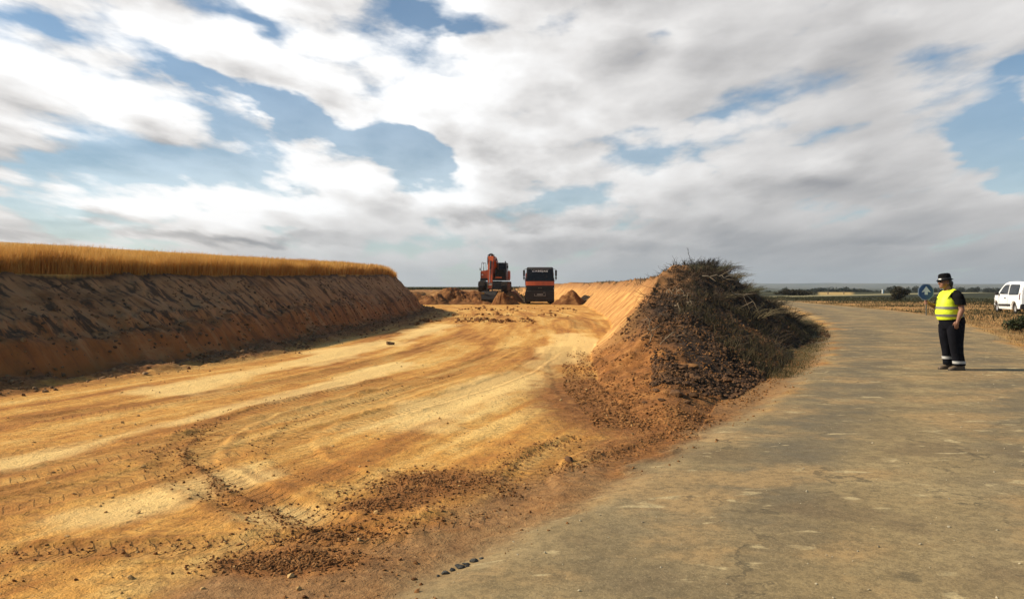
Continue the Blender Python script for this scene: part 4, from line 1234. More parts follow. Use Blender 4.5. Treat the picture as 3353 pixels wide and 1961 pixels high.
for px in np.linspace(2350, 2545, 17): put_tree(px + rr.normal() * 4, 430 + 40 * rr.rand(), 706 + 5 * rr.rand(), 1.15, L2, "trees along the horizon by the van")
for i, px in enumerate(np.linspace(1978, 2132, 13)): put_tree(px, 380 + 10 * rr.rand(), 711 - 3 * math.sin(i / 12 * 3.14) + rr.rand(), 2.0, L3, "low row of trees behind the stubble")
for px in np.linspace(2138, 2192, 5): put_tree(px + rr.normal() * 3, 400 + 20 * rr.rand(), 713 + 3 * rr.rand(), 1.3, L4, "sparse low trees near the white marker")
put_tree(1933, 290, 707.5, 1.15, "single round dark tree standing out above the hedge by the heap's far end", None, 1)
for px in (1885, 1900, 1958, 1972): put_tree(px, 395, 714 + rr.rand() * 2, 1.8, "low dark distant tree either side of the round one, left of the stubble", "low trees left of the stubble")

def bush(name, px, py, w, h, dp, n, leaf, seed, label, cat, mat):
    x, y = gp(px, py)
    rng = np.random.RandomState(seed)
    root = empty(name, (x, y, H(x, y)))
    V, F, I = crown_np(rng, w * .5, dp * .5, h * .55, n, leaf, 14)
    V[:, 2] = np.maximum(V[:, 2] + h * .45, .02)
    mesh_np('foliage', V, F, mat, {'rid': I}, smooth=False, parent=root)
    V, F, I = shrub_mesh(seed, 30, h * .9, w * .4, .012, base=w * .3)
    mesh_np('stem', V, F, M_TWIG, {'rid': I}, smooth=False, parent=root)
    tag(root, label, cat)
bush('bush', 2215, 742, 1.9, 1.35, 1.6, 2600, .075, 1, "dark dense roadside bush standing left of the blue sign", "bush", M_BUSH)
bush('hedge', 1965, 728, 7.4, 1.0, 2.5, 4000, .11, 2, "long low dark hedge beside the distant pale track", "hedge", M_BUSH)
bush('weed_bush', 2515, 812, 1.1, .55, 1.0, 1500, .05, 3, "low green weed bush on the orange verge below the van", "bush", leaf_mat('weed_leaf', (.02, .028, .010), (.07, .075, .028)))
# ------------------------------------------------------------------ machine materials
M_ORANGE = simple('orange_paint', (.52, .085, .013), .45, var=.15, scale=2.5, dust=.22, dustcol=(.22, .09, .03), coat=.15)
M_BLACK = simple('black_paint', (.010, .010, .011), .5, var=.3, dust=.2, dustcol=(.05, .032, .018), spec=.3)
M_DGREY = simple('dark_steel', (.016, .015, .014), .65, .2, dust=.4, dustcol=(.06, .038, .02), bump=.15)
M_STEEL = simple('worn_steel', (.22, .20, .18), .38, .8, dust=.3, dustcol=(.16, .10, .05))
M_RUBBER = simple('rubber', (.012, .011, .011), .85, dust=.5, dustcol=(.07, .045, .026), bump=.2, spec=.2)
M_CHROME = simple('dull_rod', (.12, .10, .09), .45, .6, var=.1)
def glass_mat(name, col, rough=.10):
    m, k = new_mat(name)
    n = k.noise(k.node('ShaderNodeTexCoord').outputs['Object'], 5, 5, .6)
    b = out_bsdf(k, k.mix(k.rng(n, .5, .7, 0, .25), col, (.04, .028, .018)), k.rng(n, .4, .7, rough, rough + .22), spec=.22)
    return m
M_GLASS = glass_mat('tinted_glass', (.008, .009, .010))
M_LAMP = simple('lamp_glass', (.72, .70, .66), .12, var=.05, coat=1.0)
M_AMBER = simple('amber_lens', (.6, .22, .03), .2, var=.05, coat=.6)
M_WHITE_DECAL = simple('white_decal', (.78, .78, .76), .5, var=.05)

def subcut(bm, axis, vals):
    for v in vals:
        co = [0, 0, 0]; no = [0, 0, 0]
        i = 'xyz'.index(axis); co[i] = v; no[i] = 1
        bmesh.ops.bisect_plane(bm, geom=bm.verts[:] + bm.edges[:] + bm.faces[:], plane_co=co, plane_no=no)

def wheel_obj(name, parent, c, r, w, axis='x', hub_mat=None, seg=40, blocks=24, outer=1):
    """tyre with tread blocks (own mesh) and rim with hub nuts (child)"""
    am = Matrix.Translation(Vector(c)) @ (Euler((0, R(90), 0)) if axis == 'x' else Euler((R(-90), 0, 0))).to_matrix().to_4x4()
    bm = bmesh.new()
    h = w / 2
    lathe(bm, [(r * .56, -h * .8), (r * .62, -h), (r * .86, -h), (r * .965, -h * .82), (r * .97, 0), (r * .965, h * .82), (r * .86, h), (r * .62, h), (r * .56, h * .8)], am, seg)
    for i in range(blocks):
        a = 2 * math.pi * i / blocks
        for s in (-1, 1):
            mm = am @ Euler((0, 0, a + s * .06)).to_matrix().to_4x4() @ Matrix.Translation((r * .975, 0, s * h * .45))
            bmesh.ops.create_cube(bm, size=1, matrix=mm @ Matrix.Diagonal((r * .05, 2 * math.pi * r / blocks * .55, h * .8, 1)))
    t = from_bm(name, bm, M_RUBBER, parent)
    bm = bmesh.new()
    o = outer
    lathe(bm, [(r * .57, -h * .78), (r * .57, h * .78 * 1), (r * .50, o * h * .80), (r * .46, o * h * .30), (r * .30, o * h * .22), (r * .26, o * h * .55), (r * .16, o * h * .62), (0, o * h * .62)] if o > 0 else
              [(r * .57, h * .78), (r * .57, -h * .78), (r * .50, -h * .80), (r * .46, -h * .30), (r * .30, -h * .22), (r * .26, -h * .55), (r * .16, -h * .62), (0, -h * .62)], am, 28)
    for i in range(8):
        a = 2 * math.pi * i / 8
        p0 = am @ Vector((r * .38 * math.cos(a), r * .38 * math.sin(a), o * h * .24)); p1 = am @ Vector((r * .38 * math.cos(a), r * .38 * math.sin(a), o * h * .36))
        cyl(bm, p0, p1, r * .035, seg=6)
    from_bm('rim', bm, hub_mat or M_DGREY, t)
    return t

# ------------------------------------------------------------------ tracked excavator, facing the camera (local -Y)
def excavator():
    ex, ey = -1.52, 71.0
    ez = max(H(ex - 1, ey), H(ex + 1, ey), H(ex, ey - 1.2)) - .02
    ez = 1.08
    root = empty('excavator', (ex, ey, ez), R(-6))
    tag(root, "orange excavator with a black cab standing on the earth bench, boom towards the camera", "excavator")
    B = 1.08                                       # local z = height above haul road - B
    # undercarriage with two crawler tracks
    for s in (-1, 1):
        bm = bmesh.new()
        cx = s * 1.02
        prof = []
        for i in range(13):
            a = math.pi / 2 + math.pi * i / 12
            prof.append((-1.35 + .40 * math.cos(a), .42 + .40 * math.sin(a)))
        for i in range(13):
            a = -math.pi / 2 + math.pi * i / 12
            prof.append((1.35 + .40 * math.cos(a), .42 + .40 * math.sin(a)))
        prism(bm, prof, 'x', cx - .20, cx + .20)
        tr = from_bm('track_frame', bm, M_DGREY, root)
        bm = bmesh.new()
        P = [Vector((0, p[0], p[1])) for p in prof] 
        L = sum((P[(i + 1) % len(P)] - P[i]).length for i in range(len(P)))
        n = 46; step = L / n; acc = 0; i = 0
        for q in range(n):                           # shoes with a grouser bar each
            tgt = q * step
            while acc + (P[(i + 1) % len(P)] - P[i % len(P)]).length < tgt:
                acc += (P[(i + 1) % len(P)] - P[i % len(P)]).length; i += 1
            a, b = P[i % len(P)], P[(i + 1) % len(P)]
            dd = (b - a).normalized(); pt = a + dd * (tgt - acc)
            nn = Vector((0, -dd.z, dd.y)); nn = nn if nn.dot(pt - Vector((0, max(-1.35, min(1.35, pt.y)), .42))) > 0 else -nn
            ang = math.atan2(dd.z, dd.y)
            bx(bm, Vector((cx, 0, 0)) + pt + nn * .02, (.56, step * .9, .035), (ang, 0, 0))
            bx(bm, Vector((cx, 0, 0)) + pt + nn * .05, (.56, .03, .05), (ang, 0, 0))
        from_bm('track_shoes', bm, simple('track_steel', (.035, .028, .022), .6, .4, dust=.5, dustcol=(.08, .045, .022)), root)
    bm = bmesh.new()
    bx(bm, (0, 0, .55), (1.6, 2.2, .50), None, .06); bx(bm, (0, -1.25, .50), (1.50, .5, .62), None, .05)
    cyl(bm, (0, 0, .70), (0, 0, .93), .62, .62, 32)
    from_bm('undercarriage', bm, M_DGREY, root)
    # dozer-side boxes and steps
    bm = bmesh.new()
    bx(bm, (-.96, -1.1, .93 - .02), (.50, .40, .16), None, .03); bx(bm, (-.78, -1.42, .72), (.08, .06, .42)); bx(bm, (-1.16, -1.42, .72), (.08, .06, .42)); bx(bm, (-.97, -1.43, .60), (.42, .07, .05))
    from_bm('step', bm, M_STEEL, root)
    # upper structure
    z0 = 2.07 - B
    bm = bmesh.new()
    prism(bm, [(-1.16, z0), (1.15, z0), (1.15, z0 + .16), (-1.16, z0 + .16)], 'y', -1.35, 1.9)
    from_bm('deck', bm, M_BLACK, root)
    bm = bmesh.new()
    poly = [(-1.15, z0 + .10), (-.16, z0 + .10), (-.16, z0 + .94), (-.52, z0 + .94), (-.66, z0 + .88), (-1.06, z0 + .84), (-1.15, z0 + .74)]
    prism(bm, poly, 'y', -1.25, 1.75)
    subcut(bm, 'y', (-1.2, -.3, .6))
    body = from_bm('engine_house', bm, M_ORANGE, root)
    bm = bmesh.new()
    for i in range(5): bx(bm, (-1.163, .2 + .16 * i, z0 + .5), (.02, .06, .40))
    from_bm('grille', bm, M_BLACK, body)
    box_obj('trim_strip', (-1.10, -1.265, z0 + .44), (.05, .03, .56), M_BLACK, body); box_obj('trim_strip', (-.68, -1.265, z0 + .16), (.80, .032, .05), M_BLACK, body)
    bm = bmesh.new(); bx(bm, (-.98, -1.262, z0 + .50), (.15, .03, .06), None, .01)
    from_bm('headlight', bm, M_LAMP, root)
    bm = bmesh.new()
    bx(bm, (0, 2.05, z0 + .50), (2.30, .70, .86), None, .12)
    from_bm('counterweight', bm, M_ORANGE, root)
    bm = bmesh.new()
    cyl(bm, (-.7, 1.0, z0 + .9), (-.7, 1.0, z0 + 1.45), .06); cyl(bm, (-.7, 1.0, z0 + 1.45), (-.7, 1.12, z0 + 1.55), .05)
    from_bm('exhaust', bm, M_BLACK, root)
    # handrail on the left
    bm = bmesh.new()
    for yy in (-1.0, .4):
        tube(bm, [(-1.12, yy, z0 + .82), (-1.08, yy, z0 + 1.50), (-1.03, yy, z0 + 1.60), (-.95, yy, z0 + 1.60), (-.89, yy, z0 + 1.50), (-.87, yy, z0 + .86)], .018, 8)
    tube(bm, [(-1.08, -1.0, z0 + 1.52), (-1.08, .4, z0 + 1.52)], .018, 8)
    from_bm('handrail', bm, M_BLACK, root)
    bm = bmesh.new(); bx(bm, (-1.19, -1.2, z0 + .98), (.08, .05, .22), None, .02); tube(bm, [(-1.12, -1.1, z0 + .85), (-1.19, -1.2, z0 + .9)], .014, 6)
    from_bm('mirror', bm, M_BLACK, root)
    # cab
    cz1 = 3.64 - B
    bm = bmesh.new()
    prof = [(-1.50, z0 + .16), (.35, z0 + .16), (.35, cz1), (-1.02, cz1), (-1.18, cz1 - .08), (-1.52, z0 + .95)]
    prism(bm, prof, 'x', .20, 1.15)
    es = [e for e in bm.edges if abs(e.verts[0].co.x - e.verts[1].co.x) < 1e-4]
    bmesh.ops.bevel(bm, geom=es, offset=.05, segments=3, affect='EDGES')
    cab = from_bm('cab', bm, M_BLACK, root)
    bm = bmesh.new()
    def frontpane(za, zb, xa, xb):
        # pane lies on the raked front of the cab
        def yy(z):
            pts = [(z0 + .16, -1.50), (z0 + .95, -1.52), (cz1 - .08, -1.18)]
            return float(np.interp(z, [q[0] for q in pts], [q[1] for q in pts]))
        A = [(xa, yy(za) - .012, za), (xb, yy(za) - .012, za), (xb, yy(zb) - .012, zb), (xa, yy(zb) - .012, zb)]
        Bk = [(x, y + .02, z) for x, y, z in A]
        loft(bm, [A, Bk])
    frontpane(z0 + .98, cz1 - .13, .29, 1.06)
    from_bm('windscreen', bm, M_GLASS, cab)
    bm = bmesh.new(); frontpane(z0 + .36, z0 + .90, .29, 1.06)
    from_bm('lower_window', bm, M_GLASS, cab)
    bm = bmesh.new(); frontpane(z0 + .18, z0 + .31, .22, .78)
    from_bm('cab_stripe', bm, M_ORANGE, cab)
    bm = bmesh.new()
    bm.free()
    for xs in (.192, 1.158):
        box_obj('side_window', (xs, -.80, z0 + 1.10), (.012, .42, .62), M_GLASS, cab); box_obj('side_window', (xs, -.12, z0 + 1.10), (.012, .70, .62), M_GLASS, cab)
    bm = bmesh.new()
    tube(bm, [(.36, -1.54, z0 + 1.00), (.44, -1.47, z0 + 1.18), (.42, -1.40, z0 + 1.42)], .012, 6)
    from_bm('wiper', bm, M_STEEL, cab)
    for xx in (.24, 1.06):
        bm = bmesh.new(); bx(bm, (xx, -1.12, cz1 + .07), (.11, .08, .10), None, .02); bx(bm, (xx, -1.12, cz1 + .01), (.03, .03, .06))
        from_bm('work_lamp', bm, M_BLACK, cab)
    bm = bmesh.new(); bx(bm, (1.28, -1.35, cz1 - .38), (.13, .06, .23), None, .03); tube(bm, [(1.14, -1.2, cz1 - .2), (1.26, -1.35, cz1 - .25)], .014, 6); tube(bm, [(1.14, -1.25, cz1 - .6), (1.26, -1.35, cz1 - .48)], .014, 6)
    from_bm('mirror', bm, M_BLACK, cab)
    bm = bmesh.new()
    tube(bm, [(1.17, -1.40, z0 + .2), (1.22, -1.42, z0 + .3), (1.22, -1.40, z0 + .9), (1.17, -1.36, z0 + 1.0)], .016, 8)
    from_bm('grab_rail', bm, M_STEEL, cab)
    # boom: foot between house and cab, rising and reaching towards the camera
    bxm = .04
    def beam(name, pts, half, wid, mat, parent):
        """flat-sided box beam following (y, z) points with half depths"""
        bm = bmesh.new()
        top = []; bot = []
        for i, (y, z) in enumerate(pts):
            a = pts[max(0, i - 1)]; b = pts[min(len(pts) - 1, i + 1)]
            dy, dz = b[0] - a[0], b[1] - a[1]; l = math.hypot(dy, dz)
            ny, nz = -dz / l, dy / l
            if nz < 0: ny, nz = -ny, -nz
            top.append((y + ny * half[i], z + nz * half[i])); bot.append((y - ny * half[i], z - nz * half[i]))
        rings = []
        for i in range(len(pts)):
            w = wid[i] / 2
            rings.append([(bxm - w, *top[i]), (bxm + w, *top[i]), (bxm + w, *bot[i]), (bxm - w, *bot[i])])
        loft(bm, rings)
        bmesh.ops.bevel(bm, geom=[e for e in bm.edges], offset=.02, segments=2, affect='EDGES')
        return from_bm(name, bm, mat, parent)
    T = 4.08 - B
    boom = beam('boom', [(.1, 2.40 - B), (-.6, 3.0 - B), (-1.3, 3.52 - B), (-2.2, 3.84 - B), (-3.05, T - .10)], [.17, .27, .33, .27, .15], [.56, .70, .72, .70, .56], M_ORANGE, root)
    for s in (-1, 1):
        p0, p1 = Vector((bxm + s * .42, -1.1, 2.25 - B)), Vector((bxm + s * .42, -1.75, 3.52 - B))
        bm = bmesh.new(); cyl(bm, p0, p0.lerp(p1, .62), .075)
        bc = from_bm('boom_cylinder', bm, M_BLACK, root)
        bm = bmesh.new(); cyl(bm, p0.lerp(p1, .6), p1, .042); cyl(bm, p1 + Vector((-.07, 0, 0)), p1 + Vector((.07, 0, 0)), .085, seg=16)
        from_bm('rod', bm, M_CHROME, bc)
    stick = beam('stick', [(-3.05, T + .02), (-3.15, T - .35), (-3.45, 3.0 - B), (-3.72, 1.35 - B)], [.18, .24, .20, .13], [.52, .50, .44, .36], M_ORANGE, root)
    bm = bmesh.new()
    cyl(bm, (bxm, -1.7, 4.02 - B), (bxm, -2.5, 4.18 - B), .085)
    ac = from_bm('stick_cylinder', bm, M_BLACK, root)
    bm = bmesh.new(); cyl(bm, (bxm, -2.5, 4.18 - B), (bxm, -3.10, T + .20), .05); cyl(bm, (bxm - .12, -3.10, T + .20), (bxm + .12, -3.10, T + .20), .09, seg=16)
    from_bm('rod', bm, M_CHROME, ac)
    bm = bmesh.new()
    bx(bm, (bxm - .16, -3.08, T + .06), (.09, .3, .34), None, .02); bx(bm, (bxm + .16, -3.08, T + .06), (.09, .3, .34), None, .02)
    cyl(bm, (bxm - .30, -3.08, T - .05), (bxm + .30, -3.08, T - .05), .08, seg=16)
    for s in (-1, 1):
        tube(bm, [(bxm + s * .22, -2.6, T + .12), (bxm + s * .27, -3.1, T + .16), (bxm + s * .28, -3.4, T - .25), (bxm + s * .24, -3.5, T - .7)], .025, 8)
        tube(bm, [(bxm + s * .33, -2.2, 3.95 - B), (bxm + s * .36, -2.5, 3.75 - B), (bxm + s * .36, -1.9, 3.4 - B), (bxm + s * .33, -1.2, 2.8 - B)], .022, 8)
    from_bm('hose', bm, M_BLACK, root)
    bm = bmesh.new(); bx(bm, (bxm + .40, -2.6, 3.85 - B), (.12, .10, .12), None, .02)
    from_bm('work_lamp', bm, M_BLACK, root)
    bm = bmesh.new()
    cyl(bm, (bxm, -3.42, 3.72 - B), (bxm, -3.66, 3.0 - B), .07)
    bk = from_bm('bucket_cylinder', bm, M_BLACK, root)
    bm = bmesh.new(); cyl(bm, (bxm, -3.66, 3.0 - B), (bxm, -3.98, 1.78 - B), .045)
    from_bm('rod', bm, M_CHROME, bk)
    bm = bmesh.new()
    for s in (-1, 1):
        bx(bm, (bxm + s * .17, -3.9, 1.62 - B), (.05, .14, .52), (R(18), 0, 0), .01); bx(bm, (bxm + s * .14, -3.78, 1.58 - B), (.05, .5, .10), (R(-30), 0, 0), .01)
    cyl(bm, (bxm - .24, -3.98, 1.78 - B), (bxm + .24, -3.98, 1.78 - B), .06, seg=16)
    from_bm('bucket_link', bm, M_STEEL, root)
    bm = bmesh.new(); bx(bm, (bxm + .06, -4.02, 1.70 - B), (.28, .02, .15), None, .005)
    from_bm('number_plate', bm, simple('plate', (.42, .41, .38), .5), root)
    # bucket resting on the haul road, open side towards the machine
    bm = bmesh.new()
    zb = -B
    out_ = [(-3.62, 1.12), (-3.95, 1.10), (-4.20, .82), (-4.28, .45), (-4.12, .12), (-3.80, .0), (-3.45, .02)]
    inn = [(-3.45, .06), (-3.78, .05), (-4.07, .16), (-4.22, .46), (-4.15, .80), (-3.92, 1.04), (-3.62, 1.06)]
    prism(bm, [(y, z + zb) for y, z in out_ + inn], 'x', -.64, .62)
    for xs in (-.64, .60):
        prism(bm, [(y, z + zb) for y, z in [(-3.62, 1.12), (-3.95, 1.10), (-4.20, .82), (-4.28, .45), (-4.12, .12), (-3.80, .0), (-3.45, .02), (-3.50, .4)]], 'x', xs - .012, xs + .030)
    for s in (-1, 1):
        prism(bm, [(-3.95, 1.05 + zb), (-3.60, 1.05 + zb), (-3.66, 1.42 + zb), (-3.82, 1.46 + zb), (-3.95, 1.35 + zb)], 'x', bxm + s * .19 - .03, bxm + s * .19 + .03)
    bucket = from_bm('bucket', bm, M_DGREY, root)
    for i in range(5):
        bm = bmesh.new()
        x = -.56 + i * .275
        prism(bm, [(-3.48, .0 + zb), (-3.48, .08 + zb), (-3.22, .03 + zb), (-3.22, .0 + zb)], 'x', x - .045, x + .045)
        from_bm('tooth', bm, M_STEEL, bucket)
    bm = bmesh.new(); bx(bm, (-.50, -4.20, .98 + zb), (.26, .05, .20), (R(30), 0, 0), .01)
    from_bm('wear_plate', bm, M_STEEL, bucket)
    return root
excavator()

# heaps of fresh earth around the machines
def dirt_pile(x, y, rx, ry, h, seed, label, zoff=0.0):
    rng = np.random.RandomState(seed)
    u, a = np.meshgrid(np.linspace(0, 1, 46), np.linspace(0, 2 * np.pi, 97)[:-1], indexing='ij')
    lob = 1 + .38 * (fbm(np.cos(a) * 1.2 + seed, np.sin(a) * 1.2, 3, seed) - .5) * 2
    X = x + rx * u * np.cos(a) * lob; Y = y + ry * u * np.sin(a) * lob
    g, _ = terrain(X.ravel(), Y.ravel(), False); g = g.reshape(X.shape)
    lump = 1 + .9 * (fbm(X * .9, Y * .9, 3, seed + 1) - .5)
    top = h * (1 - sst(.12, 1.05, u)) * lump + (.42 * (fbm(X * 3, Y * 3, 4, seed + 2) - .5) + .10 * (fbm(X * 9, Y * 9, 2, seed + 3) - .5)) * np.clip(1.15 - u, 0, 1)
    Z = np.maximum(g + zoff, -1) * 0 + g + np.where(u > .97, -.12, top)
    idx = np.arange(X.size).reshape(X.shape)
    F = np.stack([idx[:-1], idx[1:], np.roll(idx, -1, 1)[1:], np.roll(idx, -1, 1)[:-1]], -1).reshape(-1, 4)
    o = mesh_np('dirt_pile', np.stack([X.ravel() - x, Y.ravel() - y, Z.ravel()], 1), F, M_PILE, {'rid': np.zeros(X.size)})
    o.location = (x, y, 0)
    tag(o, label, "dirt pile")
M_PILE = clod_mat('pile_earth', (.15, .058, .018), (.20, .085, .027), (.34, .165, .055), 2.2)
dirt_pile(-.25, 67.0, .9, .8, .62, 12, "smaller reddish heap between the bucket pile and the lorry")
dirt_pile(-.85, 66.7, .95, .8, .85, 3, "reddish pile of earth against the excavator's bucket")
dirt_pile(-2.5, 67.4, 1.5, 1.0, .55, 14, "red heap of earth just left of the excavator's bucket")
dirt_pile(-4.4, 68.0, 2.4, 1.5, .55, 4, "broad rough pile of earth left of the excavator")
dirt_pile(-6.6, 66.5, 1.7, 1.3, .75, 5, "lower dark pile of earth by the end of the embankment")
dirt_pile(4.9, 66.5, 1.5, 1.4, 1.0, 6, "pile of earth right of the lorry at the foot of the cut bank")

# ------------------------------------------------------------------ tipper lorry, facing the camera (local -Y)
def letters(word, mat, parent, name, x0, x1, z, y, h, tilt=0.0, curve_amp=0.0):
    cu = bpy.data.curves.new('word', 'FONT'); cu.body = word; cu.size = 1.0; cu.extrude = .02; cu.align_x = 'CENTER'; cu.align_y = 'CENTER'; cu.space_character = 1.25; cu.offset = .03
    o = bpy.data.objects.new('word', cu); COL.objects.link(o)
    dg = bpy.context.evaluated_depsgraph_get(); dg.update()
    me = bpy.data.meshes.new_from_object(o.evaluated_get(dg))
    bpy.data.objects.remove(o)
    v = np.array([q.co[:] for q in me.vertices])
    v[:, 0] = (v[:, 0] - v[:, 0].min()) / np.ptp(v[:, 0]); v[:, 1] = (v[:, 1] - v[:, 1].min()) / np.ptp(v[:, 1])
    X = x0 + (x1 - x0) * v[:, 0]; Z = z + h * (v[:, 1] - .5) + curve_amp * (1 - (2 * v[:, 0] - 1) ** 2)
    Y = y(Z) - .014 - .004 * (v[:, 2] > 0)
    me.vertices.foreach_set('co', np.stack([X, Y, Z], 1).astype(np.float32).ravel())
    me.name = name
    return add_mesh(name, me, mat, parent)

def lorry():
    tx, ty = 2.38, 67.0
    root = empty('tipper_lorry', (tx, ty, .03), R(-1.2))
    tag(root, "black and orange tipper lorry facing the camera beside the excavator", "lorry")
    # local: front face at y = 0, body runs to +y
    cab_prof = [(.10, .62), (.02, .80), (.0, 1.50), (.02, 2.0), (.16, 3.02), (.30, 3.14), (1.70, 3.14), (1.80, 3.05), (1.82, .95), (1.55, .95), (1.50, .62)]
    bm = bmesh.new()
    prism(bm, cab_prof, 'x', -1.20, 1.20)
    subcut(bm, 'x', (-1.0, -.5, 0, .5, 1.0)); subcut(bm, 'z', (1.5, 2.0, 2.5))
    for v in bm.verts:
        if v.co.y < 1.0: v.co.y += .10 * (abs(v.co.x) / 1.2) ** 3          # rounded face
        if v.co.z > 2.0: v.co.x *= 1 - .055 * (v.co.z - 2.0)
    es = [e for e in bm.edges if len(e.link_faces) == 2 and e.calc_face_angle() > .6]
    bmesh.ops.bevel(bm, geom=es, offset=.05, segments=3, affect='EDGES')
    cab = from_bm('cab', bm, M_BLACK, root, True, 35)
    fy = lambda Z: np.interp(Z, [.8, 1.5, 2.0, 3.02], [.02, .0, .02, .16])
    def face(bm, x0, x1, za, zb, off=.02, th=.03, n=8, inset_top=0.0):
        rings = []
        for i in range(n + 1):
            t = i / n
            ring = []
            for z, o_ in ((za, off), (zb, off), (zb, off - th), (za, off - th)):
                x = x0 + (x1 - x0) * t
                if z == zb: x *= 1 - inset_top
                ring.append((x, float(fy(z)) + .10 * (abs(x) / 1.2) ** 3 - o_, z))
            rings.append(ring)
        loft(bm, rings)
    bm = bmesh.new(); face(bm, -1.10, 1.10, 2.02, 2.98, .012, .02, 10, .045)
    from_bm('windscreen', bm, M_GLASS, cab)
    bm = bmesh.new(); face(bm, -1.215, 1.215, 1.58, 1.94, .022, .03, 12)
    band = from_bm('orange_band', bm, M_ORANGE, cab)
    bm = bmesh.new()
    bm.free()
    for s in (-1, 1): box_obj('side_band', (s * 1.215, .92, 1.76), (.022, 1.55, .42), M_ORANGE, cab, None, .008)
    bm = bmesh.new(); face(bm, -.98, .98, 2.99, 3.14, .10, .03, 8)
    from_bm('sun_visor', bm, simple('visor', (.10, .10, .10), .35, coat=.3), cab)
    letters("CABEJAS", M_WHITE_DECAL, cab, 'lettering', -.66, .66, 2.77, lambda Z: fy(Z) + .005, .19, curve_amp=.02)
    bm = bmesh.new()                                                       # pale line of lettering above, too small to read
    r = random.Random(4); x = -.78
    while x < .72:
        w = r.uniform(.035, .075)
        bx(bm, (x + w / 2, float(fy(2.93)) - .018, 2.93 + .02 * (1 - (x / .8) ** 2)), (w, .008, .055))
        x += w + r.choice((.018, .018, .018, .06))
    from_bm('small_lettering', bm, simple('faded_decal', (.16, .16, .16), .5), cab)
    for s in (-1, 1):
        bm = bmesh.new()
        bx(bm, (s * 1.145, .80, 2.46), (.02, 1.0, .74), None, .01)
        from_bm('side_window', bm, M_GLASS, cab)
        bm = bmesh.new(); bx(bm, (s * 1.212, 1.05, 1.32), (.012, .16, .05)); from_bm('door_handle', bm, M_DGREY, cab)
        bm = bmesh.new()
        tube(bm, [(s * 1.14, .30, 2.98), (s * 1.36, .12, 2.94), (s * 1.38, .12, 2.06), (s * 1.20, .26, 1.98)], .022, 8)
        arm = from_bm('mirror_arm', bm, M_DGREY, cab)
        bm = bmesh.new(); bx(bm, (s * 1.36, .10, 2.62), (.17, .10, .52), None, .03)
        bx(bm, (s * 1.36, .10, 2.22), (.15, .10, .20), None, .03)
        from_bm('mirror', bm, M_BLACK, arm)
        bm = bmesh.new(); bx(bm, (s * .96, .03, 1.02), (.34, .10, .24), None, .03)
        hl = from_bm('headlight', bm, M_GLASS if s < 0 else M_GLASS, root)
        bm = bmesh.new(); bx(bm, (s * 1.02, -.03, 1.03), (.10, .04, .09), None, .01)
        from_bm('lens', bm, M_LAMP, hl)
        bm = bmesh.new(); bx(bm, (s * 1.17, .12, 1.34), (.05, .10, .08), None, .01)
        from_bm('side_lamp', bm, M_LAMP if s > 0 else M_AMBER, root)
        bm = bmesh.new()
        for i in range(3): bx(bm, (s * 1.10, .62, .45 + .22 * i), (.24, .34, .04), None, .01)
        bx(bm, (s * 1.10, .45, .62), (.20, .03, .60)); bx(bm, (s * 1.10, .79, .62), (.20, .03, .60))
        from_bm('step', bm, M_DGREY, root)
        bm = bmesh.new(); tube(bm, [(s * 1.235, 1.75, 1.2), (s * 1.26, 1.76, 1.3), (s * 1.26, 1.76, 2.2), (s * 1.20, 1.75, 2.3)], .016, 8)
        from_bm('grab_rail', bm, M_STEEL, cab)
        bm = bmesh.new(); tube(bm, [(s * .2, .02, 1.99), (s * .55, -.0, 2.03), (s * .85, -.01, 2.10)], .012, 6)
        from_bm('wiper', bm, M_BLACK, cab)
    bm = bmesh.new()
    face(bm, -1.04, 1.04, 1.18, 1.53, .03, .05, 8)
    for i in range(4): face(bm, -.90, .90, 1.22 + .075 * i, 1.25 + .075 * i, .055, .05, 8)
    from_bm('grille', bm, M_BLACK, cab)
    bm = bmesh.new()
    for x in (-.12, .0, .12): face(bm, x - .035, x + .035, 1.36, 1.40, .068, .02, 1)
    from_bm('emblem', bm, M_STEEL, cab)
    bm = bmesh.new()
    prism(bm, [(-.10, .36), (-.10, 1.10), (.05, 1.16), (.30, 1.16), (.30, .20), (-.02, .20)], 'x', -1.21, 1.21)
    es = [e for e in bm.edges if len(e.link_faces) == 2 and e.calc_face_angle() > .5]
    bmesh.ops.bevel(bm, geom=es, offset=.03, segments=2, affect='EDGES')
    bumper = from_bm('bumper', bm, M_DGREY, root)
    bm = bmesh.new(); bx(bm, (0, -.115, .82), (.52, .02, .11), None, .004)
    from_bm('number_plate', bm, simple('plate_dusty', (.24, .22, .18), .5), bumper)
    bm = bmesh.new(); bx(bm, (0, -.12, .70), (.96, .06, .05), None, .01); bx(bm, (-.46, -.11, .78), (.05, .05, .20), None, .01); bx(bm, (.46, -.11, .78), (.05, .05, .20), None, .01); bx(bm, (.36, -.12, .98), (.20, .03, .06), None, .005)
    from_bm('tow_bar', bm, M_STEEL, bumper)
    bm = bmesh.new(); bx(bm, (0, .25, .30), (2.0, .08, .10), None, .02); bx(bm, (-.7, .30, .38), (.10, .10, .2)); bx(bm, (.7, .30, .38), (.10, .10, .2))
    from_bm('underrun_bar', bm, M_STEEL, root)
    bm = bmesh.new()
    for s in (-1, 1): bx(bm, (s * .42, 4.4, .98), (.10, 8.2, .26))
    for yy in (1.9, 3.2, 5.2, 7.4, 8.4): bx(bm, (0, yy, .95), (.74, .12, .16))
    for yy in (1.35, 3.05, 6.0, 7.35): cyl(bm, (-.95, yy, .52), (.95, yy, .52), .08, seg=14)
    bx(bm, (-1.0, 4.5, .85), (.40, 1.1, .48), None, .05); bx(bm, (1.0, 4.5, .85), (.40, 1.1, .48), None, .05)
    from_bm('chassis', bm, M_DGREY, root)
